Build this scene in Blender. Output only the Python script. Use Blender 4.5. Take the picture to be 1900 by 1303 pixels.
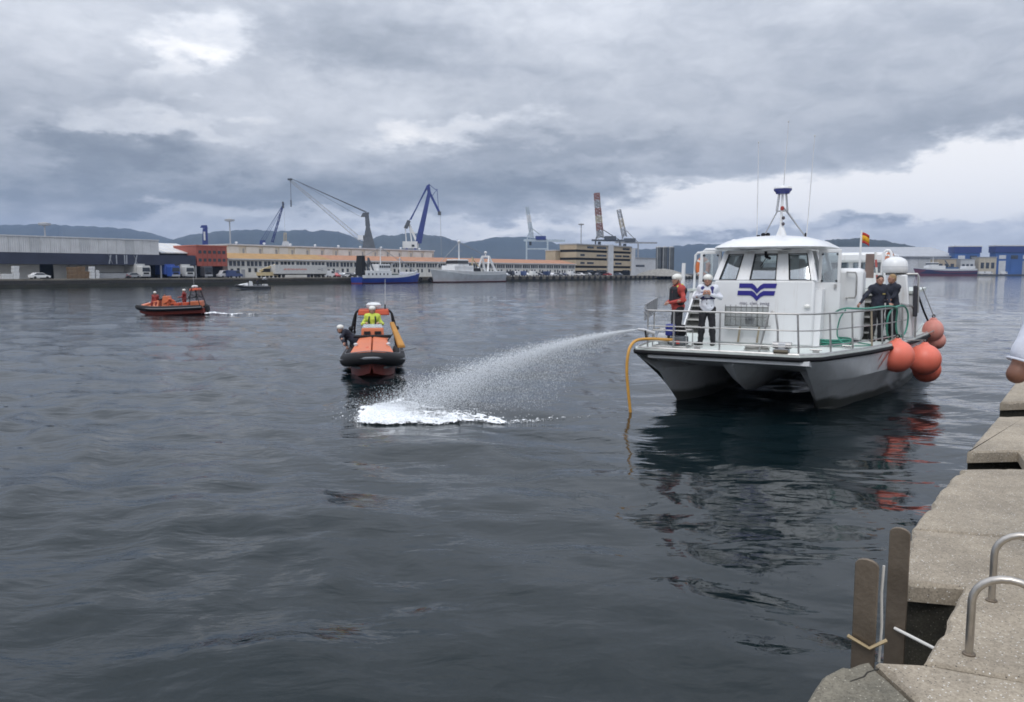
import bpy, math, random
import numpy as np
from mathutils import Vector, Matrix
from math import sin, cos, pi, radians, atan, atan2, sqrt
random.seed(7); RNG = np.random.default_rng(11)
SC = bpy.context.scene
for o in list(bpy.data.objects): bpy.data.objects.remove(o)

# ------------------------------------------------------------------ camera
FPX = 1450.0; EYE = 3.3; PITCH = atan(145/1450)
cam = bpy.data.objects.new('camera', bpy.data.cameras.new('camera')); SC.collection.objects.link(cam)
cam.location = (0, 0, EYE); cam.rotation_euler = (pi/2-PITCH, 0, 0)
cam.data.sensor_width = 36; cam.data.lens = FPX/1900*36; cam.data.clip_start = .1; cam.data.clip_end = 20000
SC.camera = cam

# ------------------------------------------------------------------ colour management, sampling
SC.view_settings.view_transform = 'Standard'; SC.view_settings.look = 'None'
SC.view_settings.exposure = 0.31; SC.view_settings.gamma = 1.0; SC.view_settings.use_curve_mapping = False
SC.render.engine = 'CYCLES'
cy = SC.cycles
cy.use_denoising = True; cy.max_bounces = 6; cy.diffuse_bounces = 3; cy.glossy_bounces = 3
cy.transmission_bounces = 4; cy.volume_bounces = 0; cy.transparent_max_bounces = 8
cy.filter_width = 1.75

# ------------------------------------------------------------------ world: overcast sky with layered cloud
world = bpy.data.worlds.new('World'); SC.world = world; world.use_nodes = True
nt = world.node_tree; nt.nodes.clear()
def nd(t, **kw):
    n = nt.nodes.new(t)
    for k, v in kw.items(): setattr(n, k, v)
    return n
def put(sock, v):
    if isinstance(v, bpy.types.NodeSocket): nt.links.new(v, sock)
    else: sock.default_value = v
def mth(op, a, b=None, c=None, clamp=False):
    n = nd('ShaderNodeMath', operation=op); n.use_clamp = clamp
    put(n.inputs[0], a)
    if b is not None: put(n.inputs[1], b)
    if c is not None: put(n.inputs[2], c)
    return n.outputs[0]
def comb(x, y, z):
    n = nd('ShaderNodeCombineXYZ'); put(n.inputs[0], x); put(n.inputs[1], y); put(n.inputs[2], z); return n.outputs[0]
def wnoise(vec, scale, detail=6, rough=.55, dist=0.0):
    n = nd('ShaderNodeTexNoise'); put(n.inputs['Vector'], vec)
    n.inputs['Scale'].default_value = scale; n.inputs['Detail'].default_value = detail
    n.inputs['Roughness'].default_value = rough; n.inputs['Distortion'].default_value = dist
    return n
tc = nd('ShaderNodeTexCoord'); sep = nd('ShaderNodeSeparateXYZ'); nt.links.new(tc.outputs['Generated'], sep.inputs[0])
dx_, dy_, dz_ = sep.outputs
az = mth('ARCTAN2', dx_, dy_); el = mth('ARCSINE', dz_)
zc = mth('ADD', mth('MAXIMUM', dz_, 0.0), .13)
plane = comb(mth('DIVIDE', dx_, zc), mth('DIVIDE', dy_, zc), 0.0)
nbig = wnoise(plane, .55, 7, .55, .35)
nstr = wnoise(comb(mth('MULTIPLY', az, 4.0), mth('MULTIPLY', el, 11.0), .3), 1.5, 7, .56, .25)
nwrp = wnoise(comb(mth('MULTIPLY', az, 5.0), mth('MULTIPLY', el, 12.0), 4.3), 1.9, 6, .6)
nfin = wnoise(comb(mth('MULTIPLY', az, 5.0), mth('MULTIPLY', el, 11.0), 9.1), 4.2, 7, .6, .45)
wsep = nd('ShaderNodeSeparateColor'); nt.links.new(nwrp.outputs['Color'], wsep.inputs[0])
azw = mth('ADD', az, mth('MULTIPLY', mth('SUBTRACT', wsep.outputs[0], .5), .34))
elw = mth('ADD', el, mth('MULTIPLY', mth('SUBTRACT', wsep.outputs[1], .5), .13))
azs = mth('ADD', az, mth('MULTIPLY', mth('SUBTRACT', wsep.outputs[0], .5), .22))
els = mth('ADD', el, mth('MULTIPLY', mth('SUBTRACT', wsep.outputs[1], .5), .085))
def sky_dir(px, py):
    x = (px-950)/FPX; y = (651.5-py)/FPX
    d = Vector((x, cos(PITCH)+y*sin(PITCH), -sin(PITCH)+y*cos(PITCH))).normalized()
    return atan2(d.x, d.y), math.asin(d.z)
# cloud masses and openings: direction (as seen on the photo), spread, weight, crisp edge or soft, tilt
CLOUDS = [
 (375, 60, 90, 36, .24, 1, -.25), (335, 115, 50, 26, .20, 1, -.35), (120, 70, 230, 120, .05, 0, 0),
 (560, 200, 260, 60, .13, 0, -.1), (330, 235, 200, 20, .16, 1, .06),
 (235, 280, 120, 34, -.26, 1, -.05), (120, 360, 420, 40, -.30, 0, 0), (60, 200, 200, 60, -.03, 0, 0),
 (700, 95, 260, 50, -.16, 0, .05), (620, 350, 330, 38, -.20, 0, 0),
 (860, 245, 120, 26, .23, 1, -.12), (790, 270, 60, 12, .12, 1, -.12), (850, 310, 110, 20, -.05, 1, 0),
 (1300, 120, 460, 90, .0, 0, -.1), (1500, 40, 350, 40, -.02, 0, 0),
 (1080, 275, 190, 24, -.14, 1, -.08), (1000, 365, 160, 38, -.22, 0, 0),
 (1720, 365, 420, 66, .50, 1, -.06), (1270, 375, 160, 40, .36, 1, -.08), (1850, 300, 160, 35, .22, 1, -.1),
 (1000, 430, 170, 20, .26, 1, 0), (520, 408, 300, 17, .20, 1, 0), (820, 425, 200, 14, .12, 1, 0), (1230, 400, 80, 30, .1, 0, 0),
 (1330, 436, 100, 13, -.32, 1, 0), (1530, 412, 60, 15, -.36, 1, 0), (1645, 414, 55, 11, -.32, 1, .05), (1590, 432, 170, 11, -.24, 1, 0),
 (1280, 343, 46, 7, -.16, 1, 0),
]
t = mth('ADD', .555, mth('MULTIPLY', mth('SUBTRACT', nbig.outputs[0], .5), .55))
t = mth('ADD', t, mth('MULTIPLY', mth('SUBTRACT', nstr.outputs[0], .5), .30))
t = mth('ADD', t, mth('MULTIPLY', mth('SUBTRACT', nfin.outputs[0], .5), .29))
for px, py, sx, sy, w, crisp, tilt in CLOUDS:
    a0, e0 = sky_dir(px, py)
    A, E = (azs, els) if (crisp and abs(sx) < 110) else (azw, elw)
    da = mth('SUBTRACT', A, a0); de = mth('SUBTRACT', E, e0)
    de = mth('ADD', de, mth('MULTIPLY', da, tilt))
    u = mth('MULTIPLY', da, FPX/sx); v = mth('MULTIPLY', de, FPX/sy)
    r2 = mth('ADD', mth('MULTIPLY', u, u), mth('MULTIPLY', v, v))
    if crisp: g = mth('POWER', 2.718, mth('MULTIPLY', -1.0, mth('MULTIPLY', r2, r2)))
    else: g = mth('POWER', 2.718, mth('MULTIPLY', -1.0, r2))
    t = mth('ADD', t, mth('MULTIPLY', g, w))
ramp = nd('ShaderNodeValToRGB'); nt.links.new(t, ramp.inputs[0])
cr = ramp.color_ramp
stops = [(0.0, (.135, .142, .170)), (.25, (.198, .222, .258)), (.48, (.332, .356, .400)), (.72, (.54, .56, .60)), (1.0, (.84, .83, .83))]
cr.elements[0].position = 0; cr.elements[0].color = stops[0][1]+(1,)
cr.elements[1].position = 1; cr.elements[1].color = stops[-1][1]+(1,)
for p_, c_ in stops[1:-1]:
    e_ = cr.elements.new(p_); e_.color = c_+(1,)
SUN_EL, SUN_AZ = radians(52), radians(205)
nish = nd('ShaderNodeTexSky', sky_type='NISHITA'); nish.sun_disc = False
nish.sun_elevation = SUN_EL; nish.sun_rotation = SUN_AZ
# overcast: brighter towards the zenith
zen = mth('ADD', 1.0, mth('MULTIPLY', mth('MAXIMUM', mth('SUBTRACT', dz_, .17), 0.0), 2.3))
bg1 = nd('ShaderNodeBackground'); nt.links.new(nish.outputs[0], bg1.inputs[0]); bg1.inputs[1].default_value = .006
bg2 = nd('ShaderNodeBackground'); nt.links.new(ramp.outputs[0], bg2.inputs[0]); put(bg2.inputs[1], zen)
addn = nd('ShaderNodeAddShader'); nt.links.new(bg1.outputs[0], addn.inputs[0]); nt.links.new(bg2.outputs[0], addn.inputs[1])
wout = nd('ShaderNodeOutputWorld'); nt.links.new(addn.outputs[0], wout.inputs[0])
world.cycles.sampling_method = 'MANUAL'; world.cycles.sample_map_resolution = 1024

sun = bpy.data.objects.new('sun', bpy.data.lights.new('sun', 'SUN')); SC.collection.objects.link(sun)
sun.data.energy = .9; sun.data.angle = radians(25); sun.data.color = (1, .965, .92)
sd = Vector((sin(SUN_AZ)*cos(SUN_EL), cos(SUN_AZ)*cos(SUN_EL), sin(SUN_EL)))
sun.rotation_euler = (-sd).to_track_quat('-Z', 'Y').to_euler()

# ------------------------------------------------------------------ helpers
def ray(px, py):
    x = (px-950)/FPX; y = (651.5-py)/FPX
    return np.array([x, cos(PITCH)+y*sin(PITCH), -sin(PITCH)+y*cos(PITCH)])
CAM = np.array([0, 0, EYE])
def at(px, py, Y):
    d = ray(px, py); return CAM+d*Y/d[1]
def gnd(px, py, z=0.0):
    d = ray(px, py); return CAM+d*(z-EYE)/d[2]

MATS = {}
def mat(name, col, rough=.5, metal=0.0, var=.12, scale=3.0, bump=0.0, bscale=40.0, dirt=0.0, dcol=(.06, .05, .04), coat=0.0, spec=.5, dscale=1.3, streak=0.0, wline=0.0):
    """principled material; colour broken up by two noises, optional dirt patches and fine relief"""
    if name in MATS: return MATS[name]
    m = bpy.data.materials.new(name); m.use_nodes = True; n = m.node_tree; b = n.nodes['Principled BSDF']
    b.inputs['Roughness'].default_value = rough; b.inputs['Metallic'].default_value = metal
    b.inputs['Specular IOR Level'].default_value = spec; b.inputs['Coat Weight'].default_value = coat
    tcn = n.nodes.new('ShaderNodeTexCoord')
    nz = n.nodes.new('ShaderNodeTexNoise'); nz.inputs['Scale'].default_value = scale; nz.inputs['Detail'].default_value = 5
    n.links.new(tcn.outputs['Object'], nz.inputs['Vector'])
    rp = n.nodes.new('ShaderNodeValToRGB'); n.links.new(nz.outputs[0], rp.inputs[0])
    rp.color_ramp.elements[0].position = .3; rp.color_ramp.elements[1].position = .7
    rp.color_ramp.elements[0].color = tuple(max(0, c*(1-var)) for c in col)+(1,)
    rp.color_ramp.elements[1].color = tuple(min(1, c*(1+var)) for c in col)+(1,)
    out = rp.outputs[0]
    if dirt > 0:
        n2 = n.nodes.new('ShaderNodeTexNoise'); n2.inputs['Scale'].default_value = dscale; n2.inputs['Detail'].default_value = 8; n2.inputs['Roughness'].default_value = .65
        n.links.new(tcn.outputs['Object'], n2.inputs['Vector'])
        mr = n.nodes.new('ShaderNodeMapRange'); mr.inputs[1].default_value = .48; mr.inputs[2].default_value = .72; mr.inputs[4].default_value = dirt
        n.links.new(n2.outputs[0], mr.inputs[0])
        mx = n.nodes.new('ShaderNodeMixRGB'); n.links.new(mr.outputs[0], mx.inputs[0]); n.links.new(out, mx.inputs[1]); mx.inputs[2].default_value = dcol+(1,)
        out = mx.outputs[0]
    if streak > 0:                                                  # rain and rust runs
        mp = n.nodes.new('ShaderNodeMapping'); mp.inputs['Scale'].default_value = (9, 9, .55); n.links.new(tcn.outputs['Object'], mp.inputs[0])
        n4 = n.nodes.new('ShaderNodeTexNoise'); n4.inputs['Scale'].default_value = 1.0; n4.inputs['Detail'].default_value = 6; n4.inputs['Roughness'].default_value = .7; n.links.new(mp.outputs[0], n4.inputs['Vector'])
        mr4 = n.nodes.new('ShaderNodeMapRange'); mr4.inputs[1].default_value = .54; mr4.inputs[2].default_value = .74; mr4.inputs[4].default_value = streak; n.links.new(n4.outputs[0], mr4.inputs[0])
        mx4 = n.nodes.new('ShaderNodeMixRGB'); n.links.new(mr4.outputs[0], mx4.inputs[0]); n.links.new(out, mx4.inputs[1]); mx4.inputs[2].default_value = (.34, .27, .19, 1); out = mx4.outputs[0]
    if wline > 0:                                                   # weed and scum along the waterline
        sx_ = n.nodes.new('ShaderNodeSeparateXYZ'); n.links.new(tcn.outputs['Object'], sx_.inputs[0])
        ad_ = n.nodes.new('ShaderNodeMath'); ad_.operation = 'MULTIPLY_ADD'; n.links.new(nz.outputs[0], ad_.inputs[0]); ad_.inputs[1].default_value = -.35; n.links.new(sx_.outputs[2], ad_.inputs[2])
        mr5 = n.nodes.new('ShaderNodeMapRange'); mr5.inputs[1].default_value = wline-.14; mr5.inputs[2].default_value = wline-.26; mr5.inputs[4].default_value = .85; n.links.new(ad_.outputs[0], mr5.inputs[0])
        mx5 = n.nodes.new('ShaderNodeMixRGB'); n.links.new(mr5.outputs[0], mx5.inputs[0]); n.links.new(out, mx5.inputs[1]); mx5.inputs[2].default_value = (.05, .055, .04, 1); out = mx5.outputs[0]
    n.links.new(out, b.inputs['Base Color'])
    mr2 = n.nodes.new('ShaderNodeMapRange'); mr2.inputs[3].default_value = max(0, rough-.08); mr2.inputs[4].default_value = min(1, rough+.1)
    n.links.new(nz.outputs[0], mr2.inputs[0]); n.links.new(mr2.outputs[0], b.inputs['Roughness'])
    if bump > 0:
        n3 = n.nodes.new('ShaderNodeTexNoise'); n3.inputs['Scale'].default_value = bscale; n3.inputs['Detail'].default_value = 4
        n.links.new(tcn.outputs['Object'], n3.inputs['Vector'])
        bp = n.nodes.new('ShaderNodeBump'); bp.inputs['Strength'].default_value = bump; bp.inputs['Distance'].default_value = .02
        n.links.new(n3.outputs[0], bp.inputs['Height']); n.links.new(bp.outputs[0], b.inputs['Normal'])
    MATS[name] = m; return m

def glass_mat(name, tint, opac=.25):
    m = bpy.data.materials.new(name); m.use_nodes = True; n = m.node_tree; n.nodes.clear()
    tr = n.nodes.new('ShaderNodeBsdfTransparent'); tr.inputs[0].default_value = tint+(1,)
    gl = n.nodes.new('ShaderNodeBsdfGlossy'); gl.inputs['Roughness'].default_value = .03; gl.inputs[0].default_value = (.9, .92, .95, 1)
    fr = n.nodes.new('ShaderNodeFresnel'); fr.inputs[0].default_value = 1.5
    ad = n.nodes.new('ShaderNodeMath'); ad.operation = 'ADD'; ad.inputs[1].default_value = opac; n.links.new(fr.outputs[0], ad.inputs[0])
    mx = n.nodes.new('ShaderNodeMixShader'); n.links.new(ad.outputs[0], mx.inputs[0]); n.links.new(tr.outputs[0], mx.inputs[1]); n.links.new(gl.outputs[0], mx.inputs[2])
    ot = n.nodes.new('ShaderNodeOutputMaterial'); n.links.new(mx.outputs[0], ot.inputs[0]); return m

class MB:
    """collects boxes, bars, tubes, lofts; build() links them as ONE mesh object"""
    def __init__(s): s.v = []; s.f = []; s.mi = []; s.cur = 0
    def add(s, vs, fs):
        o = len(s.v); s.v += [tuple(map(float, v)) for v in vs]; s.f += [tuple(i+o for i in f) for f in fs]; s.mi += [s.cur]*len(fs); return s
    def box(s, x0, y0, z0, x1, y1, z1):
        if x0 > x1: x0, x1 = x1, x0
        if y0 > y1: y0, y1 = y1, y0
        if z0 > z1: z0, z1 = z1, z0
        return s.add([(x0,y0,z0),(x1,y0,z0),(x1,y1,z0),(x0,y1,z0),(x0,y0,z1),(x1,y0,z1),(x1,y1,z1),(x0,y1,z1)],
                     [(0,3,2,1),(4,5,6,7),(0,1,5,4),(1,2,6,5),(2,3,7,6),(3,0,4,7)])
    def hexa(s, b, t):
        """b, t: four points each, bottom and top, counter-clockwise from above"""
        return s.add(list(b)+list(t), [(0,3,2,1),(4,5,6,7),(0,1,5,4),(1,2,6,5),(2,3,7,6),(3,0,4,7)])
    def tube(s, pts, r, n=8, closed=False, caps=True):
        P = [Vector(p) for p in pts]; k = len(P); R = r if isinstance(r, (list, tuple)) else [r]*k
        rings = []; prev = None
        for i in range(k):
            if closed: d = P[(i+1) % k]-P[i-1]
            else: d = P[min(i+1, k-1)]-P[max(i-1, 0)]
            d = d.normalized() if d.length > 1e-9 else Vector((0, 0, 1))
            if prev is None:
                up = Vector((0, 0, 1)) if abs(d.z) < .9 else Vector((1, 0, 0)); a = d.cross(up).normalized()
            else:
                a = prev-d*prev.dot(d); a = a.normalized() if a.length > 1e-6 else d.orthogonal().normalized()
            prev = a; b = d.cross(a)
            rings.append([P[i]+(a*cos(2*pi*j/n)+b*sin(2*pi*j/n))*R[i] for j in range(n)])
        vs = [v for rg in rings for v in rg]; fs = []
        for i in range(k if closed else k-1):
            i2 = (i+1) % k
            for j in range(n): fs.append((i*n+j, i2*n+j, i2*n+(j+1) % n, i*n+(j+1) % n))
        if caps and not closed: fs.append(tuple(range(n))); fs.append(tuple((k-1)*n+j for j in reversed(range(n))))
        # consistent outward orientation
        return s.add(vs, [tuple(reversed(f)) for f in fs])
    def bar(s, p, q, w, h=None):
        """rectangular bar between two points"""
        h = h or w; p = Vector(p); q = Vector(q); d = (q-p).normalized()
        up = Vector((0, 0, 1)) if abs(d.z) < .95 else Vector((0, 1, 0)); a = d.cross(up).normalized()*w/2; b = a.cross(d).normalized()*h/2
        return s.add([p-a-b, p+a-b, p+a+b, p-a+b, q-a-b, q+a-b, q+a+b, q-a+b], [(0,1,2,3),(7,6,5,4),(0,4,5,1),(1,5,6,2),(2,6,7,3),(3,7,4,0)])
    def lathe(s, prof, c=(0, 0, 0), n=20):
        vs = []; fs = []
        for r, z in prof:
            for j in range(n): vs.append((c[0]+r*cos(2*pi*j/n), c[1]+r*sin(2*pi*j/n), c[2]+z))
        for i in range(len(prof)-1):
            for j in range(n): fs.append((i*n+j, i*n+(j+1) % n, (i+1)*n+(j+1) % n, (i+1)*n+j))
        fs.append(tuple(reversed(range(n)))); fs.append(tuple((len(prof)-1)*n+j for j in range(n)))
        return s.add(vs, fs)
    def sph(s, c, rx, ry=None, rz=None, n=14, m=9):
        ry = ry or rx; rz = rz or rx
        vs = [(c[0], c[1], c[2]-rz)]; fs = []
        for i in range(1, m):
            a = -pi/2+pi*i/m
            for j in range(n): vs.append((c[0]+rx*cos(a)*cos(2*pi*j/n), c[1]+ry*cos(a)*sin(2*pi*j/n), c[2]+rz*sin(a)))
        vs.append((c[0], c[1], c[2]+rz)); T = len(vs)-1
        for j in range(n):
            fs.append((0, 1+(j+1) % n, 1+j)); fs.append((T, 1+(m-2)*n+j, 1+(m-2)*n+(j+1) % n))
        for i in range(m-2):
            for j in range(n): fs.append((1+i*n+j, 1+i*n+(j+1) % n, 1+(i+1)*n+(j+1) % n, 1+(i+1)*n+j))
        return s.add(vs, fs)
    def prism(s, poly, z0, z1):
        n = len(poly); ar = sum(poly[i][0]*poly[(i+1) % n][1]-poly[(i+1) % n][0]*poly[i][1] for i in range(n))
        if ar < 0: poly = list(reversed(poly))
        vs = [(x, y, z0) for x, y in poly]+[(x, y, z1) for x, y in poly]
        fs = [tuple(reversed(range(n))), tuple(range(n, 2*n))]+[(i, (i+1) % n, n+(i+1) % n, n+i) for i in range(n)]
        return s.add(vs, fs)
    def wall(s, poly, y0, y1):
        """polygon in the x-z plane, from depth y0 to y1"""
        o = len(s.v); m = MB(); m.prism(poly, y0, y1)
        return s.add([(v[0], v[2], v[1]) for v in m.v], [tuple(reversed(f)) for f in m.f])
    def side(s, poly, x0, x1):
        """polygon in the y-z plane, from x0 to x1"""
        m = MB(); m.prism(poly, x0, x1)
        return s.add([(v[2], v[0], v[1]) for v in m.v], m.f)
    def loft(s, rings, closed=True, caps=True):
        k = len(rings); n = len(rings[0]); vs = [p for r in rings for p in r]; fs = []
        for i in range(k-1):
            for j in range(n if closed else n-1): fs.append((i*n+j, i*n+(j+1) % n, (i+1)*n+(j+1) % n, (i+1)*n+j))
        if caps and closed: fs.append(tuple(reversed(range(n)))); fs.append(tuple((k-1)*n+j for j in range(n)))
        return s.add(vs, fs)
    def mesh(s, name, mats, smooth=True, ang=38):
        me = bpy.data.meshes.new(name); me.from_pydata(s.v, [], s.f)
        for m in (mats if isinstance(mats, (list, tuple)) else [mats]): me.materials.append(m)
        me.polygons.foreach_set('material_index', s.mi); me.update()
        if smooth:
            me.polygons.foreach_set('use_smooth', [True]*len(me.polygons)); me.set_sharp_from_angle(angle=radians(ang))
        return me
    def build(s, name, mats, parent=None, smooth=True, ang=38, bevel=0, fix=False, label=None):
        me = s.mesh(name, mats, smooth, ang)
        if fix:
            import bmesh
            bm = bmesh.new(); bm.from_mesh(me); bmesh.ops.recalc_face_normals(bm, faces=bm.faces); bm.to_mesh(me); bm.free()
        o = link(name, me, parent)
        if bevel:
            md = o.modifiers.new('bevel', 'BEVEL'); md.width = bevel; md.segments = 2; md.limit_method = 'ANGLE'; md.angle_limit = radians(40)
        if label: o['label'] = label
        return o
def link(name, data, parent=None):
    o = bpy.data.objects.new(name, data); SC.collection.objects.link(o)
    if parent is not None: o.parent = parent
    return o
def tag(o, label=None, cat=None, group=None, kind=None):
    if label: o['label'] = label
    if cat: o['category'] = cat
    if group: o['group'] = group
    if kind: o['kind'] = kind
    return o
def thing(name, label, cat, loc=(0, 0, 0), rz=0.0, group=None):
    o = link(name, None); o.location = tuple(map(float, loc)); o.rotation_euler = (0, 0, rz); o.empty_display_size = .3
    return tag(o, label, cat, group)
def copy_tree(o, parent=None):
    c = o.copy(); SC.collection.objects.link(c)
    if parent is not None: c.parent = parent
    for ch in list(o.children): copy_tree(ch, c)
    return c
def dup(o, loc, rz=None, label=None, scale=None):
    c = copy_tree(o); c.location = tuple(map(float, loc))
    if rz is not None: c.rotation_euler = (0, 0, rz)
    if label: c['label'] = label
    if scale: c.scale = scale
    return c

def vnoise(x, y, seed=0):
    """smooth value noise, numpy"""
    xi = np.floor(x).astype(np.int64); yi = np.floor(y).astype(np.int64); fx = x-xi; fy = y-yi
    fx = fx*fx*(3-2*fx); fy = fy*fy*(3-2*fy)
    def h(a, b):
        n = (a*374761393+b*668265263+seed*974711) & 0x7fffffff
        n = ((n ^ (n >> 13))*1274126177) & 0x7fffffff
        return ((n ^ (n >> 16)) & 0xffff)/65535.0
    return (h(xi, yi)*(1-fx)+h(xi+1, yi)*fx)*(1-fy)+(h(xi, yi+1)*(1-fx)+h(xi+1, yi+1)*fx)*fy
def fbm(x, y, seed=0, oct=4):
    r = 0; a = .5
    for i in range(oct): r = r+a*vnoise(x*2**i, y*2**i, seed+i*17); a *= .5
    return r/(1-.5**oct)
# ------------------------------------------------------------------ smooth-union bodies (people): signed distances + surface nets
def surf(prims, vox, k=.03):
    lo = np.full(3, 1e9); hi = np.full(3, -1e9)
    for p in prims:
        if p[0] == 'c':
            for c, r in ((p[1], p[3]), (p[2], p[4])): lo = np.minimum(lo, np.array(c)-r); hi = np.maximum(hi, np.array(c)+r)
        else: lo = np.minimum(lo, np.array(p[1])-np.array(p[2])); hi = np.maximum(hi, np.array(p[1])+np.array(p[2]))
    mg = k+3*vox; lo = lo-mg; n = np.ceil((hi+mg-lo)/vox).astype(int)+1
    D = np.full(n, .3)
    ax = [lo[i]+vox*np.arange(n[i]) for i in range(3)]
    for p in prims:
        kk = p[5] if len(p) > 5 else k
        if p[0] == 'c':
            a = np.array(p[1], float); b = np.array(p[2], float); r1, r2 = p[3], p[4]
            bl = np.minimum(a-r1, b-r2)-mg; bh = np.maximum(a+r1, b+r2)+mg
        else:
            a = np.array(p[1], float); rr = np.array(p[2], float); bl = a-rr-mg; bh = a+rr+mg
            kk = p[3] if len(p) > 3 else k
        i0 = np.maximum(((bl-lo)/vox).astype(int), 0); i1 = np.minimum(((bh-lo)/vox).astype(int)+2, n)
        X = ax[0][i0[0]:i1[0]][:, None, None]; Y = ax[1][i0[1]:i1[1]][None, :, None]; Z = ax[2][i0[2]:i1[2]][None, None, :]
        if p[0] == 'c':
            ba = b-a; L = max(ba@ba, 1e-9)
            t_ = np.clip(((X-a[0])*ba[0]+(Y-a[1])*ba[1]+(Z-a[2])*ba[2])/L, 0, 1)
            d = np.sqrt((X-a[0]-t_*ba[0])**2+(Y-a[1]-t_*ba[1])**2+(Z-a[2]-t_*ba[2])**2)-(r1+(r2-r1)*t_)
        else:
            q0 = np.sqrt(((X-a[0])/rr[0])**2+((Y-a[1])/rr[1])**2+((Z-a[2])/rr[2])**2)
            q1 = np.sqrt(((X-a[0])/rr[0]**2)**2+((Y-a[1])/rr[1]**2)**2+((Z-a[2])/rr[2]**2)**2)+1e-9
            d = q0*(q0-1)/q1
        sl = tuple(slice(i0[i], i1[i]) for i in range(3)); A = D[sl]
        h = np.clip(.5+.5*(d-A)/kk, 0, 1); D[sl] = d*(1-h)+A*h-kk*h*(1-h)
    S = D < 0
    c = [S[i:n[0]-1+i, j:n[1]-1+j, m:n[2]-1+m] for i in (0, 1) for j in (0, 1) for m in (0, 1)]
    anyc = np.zeros_like(c[0]); allc = np.ones_like(c[0])
    for q in c: anyc |= q; allc &= q
    mix = anyc & ~allc; idx = np.argwhere(mix); vid = np.full(mix.shape, -1); vid[mix] = np.arange(len(idx))
    acc = np.zeros((len(idx), 3)); cnt = np.zeros(len(idx))
    corners = [(i, j, m) for i in (0, 1) for j in (0, 1) for m in (0, 1)]
    for ca in corners:
        for dim in range(3):
            if ca[dim] == 0:
                cb = list(ca); cb[dim] = 1
                da = D[tuple((idx+ca).T)]; db = D[tuple((idx+cb).T)]; ok = (da < 0) != (db < 0)
                tt = np.where(ok, da/np.where(ok, da-db, 1), 0); pt = np.tile(np.array(ca, float), (len(idx), 1)); pt[:, dim] += tt
                acc += pt*ok[:, None]; cnt += ok
    V = lo+vox*(idx+acc/np.maximum(cnt, 1)[:, None])
    F = []
    for dim in range(3):
        o1, o2 = (dim+1) % 3, (dim+2) % 3
        sa = [slice(None)]*3; sb = [slice(None)]*3; sa[dim] = slice(0, n[dim]-1); sb[dim] = slice(1, n[dim])
        A = S[tuple(sa)]; B = S[tuple(sb)]; e = np.argwhere(A != B)
        e = e[(e[:, o1] > 0) & (e[:, o2] > 0) & (e[:, o1] < n[o1]-1) & (e[:, o2] < n[o2]-1)]
        fl = A[tuple(e.T)]
        u = np.zeros(3, int); u[o1] = 1; w = np.zeros(3, int); w[o2] = 1
        q = np.stack([vid[tuple((e-u-w).T)], vid[tuple((e-w).T)], vid[tuple(e.T)], vid[tuple((e-u).T)]], 1)
        q[~fl] = q[~fl][:, ::-1]; F.append(q)
    return V, np.concatenate(F)
def surf_obj(name, prims, vox, m, parent, k=.03):
    V, F = surf(prims, vox, k)
    if name in ('jacket', 'trousers', 'shirt'):                     # creases: cloth pulled in and out along slanting folds
        c_ = V.mean(0); q = V-c_; nrm = np.stack([q[:, 0], q[:, 1], 0*q[:, 0]], 1); nrm /= np.linalg.norm(nrm, axis=1)[:, None]+1e-6
        f = fbm(V[:, 0]*9+V[:, 2]*5+7, V[:, 2]*13-V[:, 1]*7, 3, 3)-.5; V = V+nrm*(f*(.016 if name == 'shirt' else .040))[:, None]
    me = bpy.data.meshes.new(name); me.from_pydata(V.tolist(), [], F.tolist()); me.materials.append(m)
    me.polygons.foreach_set('use_smooth', [True]*len(me.polygons))
    return link(name, me, parent)

def hand_prims(w, d, nrm, side, curl=.5):
    """palm, four unequal fingers with a knuckle bend, thumb leaving the side of the palm"""
    d = Vector(d).normalized(); nrm = Vector(nrm); nrm = (nrm-d*nrm.dot(d)).normalized(); l = d.cross(nrm)*side
    w = Vector(w); P = []
    for o in (-.026, -.009, .009, .026):
        P.append(('c', w, w+d*.085+l*o, .021, .014, .012))
    for o, L in ((-.030, .064), (-.010, .076), (.010, .082), (.030, .074)):
        a = w+d*.085+l*o; c1 = curl*.9; c2 = curl*2.0
        b = a+(d*cos(c1)+nrm*sin(c1))*L*.5; e = b+(d*cos(c2)+nrm*sin(c2))*L*.5
        P += [('c', a, b, .0105, .0098, .004), ('c', b, e, .0098, .008, .004)]
    a = w+d*.03+l*.028; b = a+(d*.6+l*.75+nrm*.3).normalized()*.042; e = b+(d*.85+l*.25+nrm*.45).normalized()*.034
    P += [('c', a, b, .015, .012, .008), ('c', b, e, .012, .009, .004)]
    return P

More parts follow.
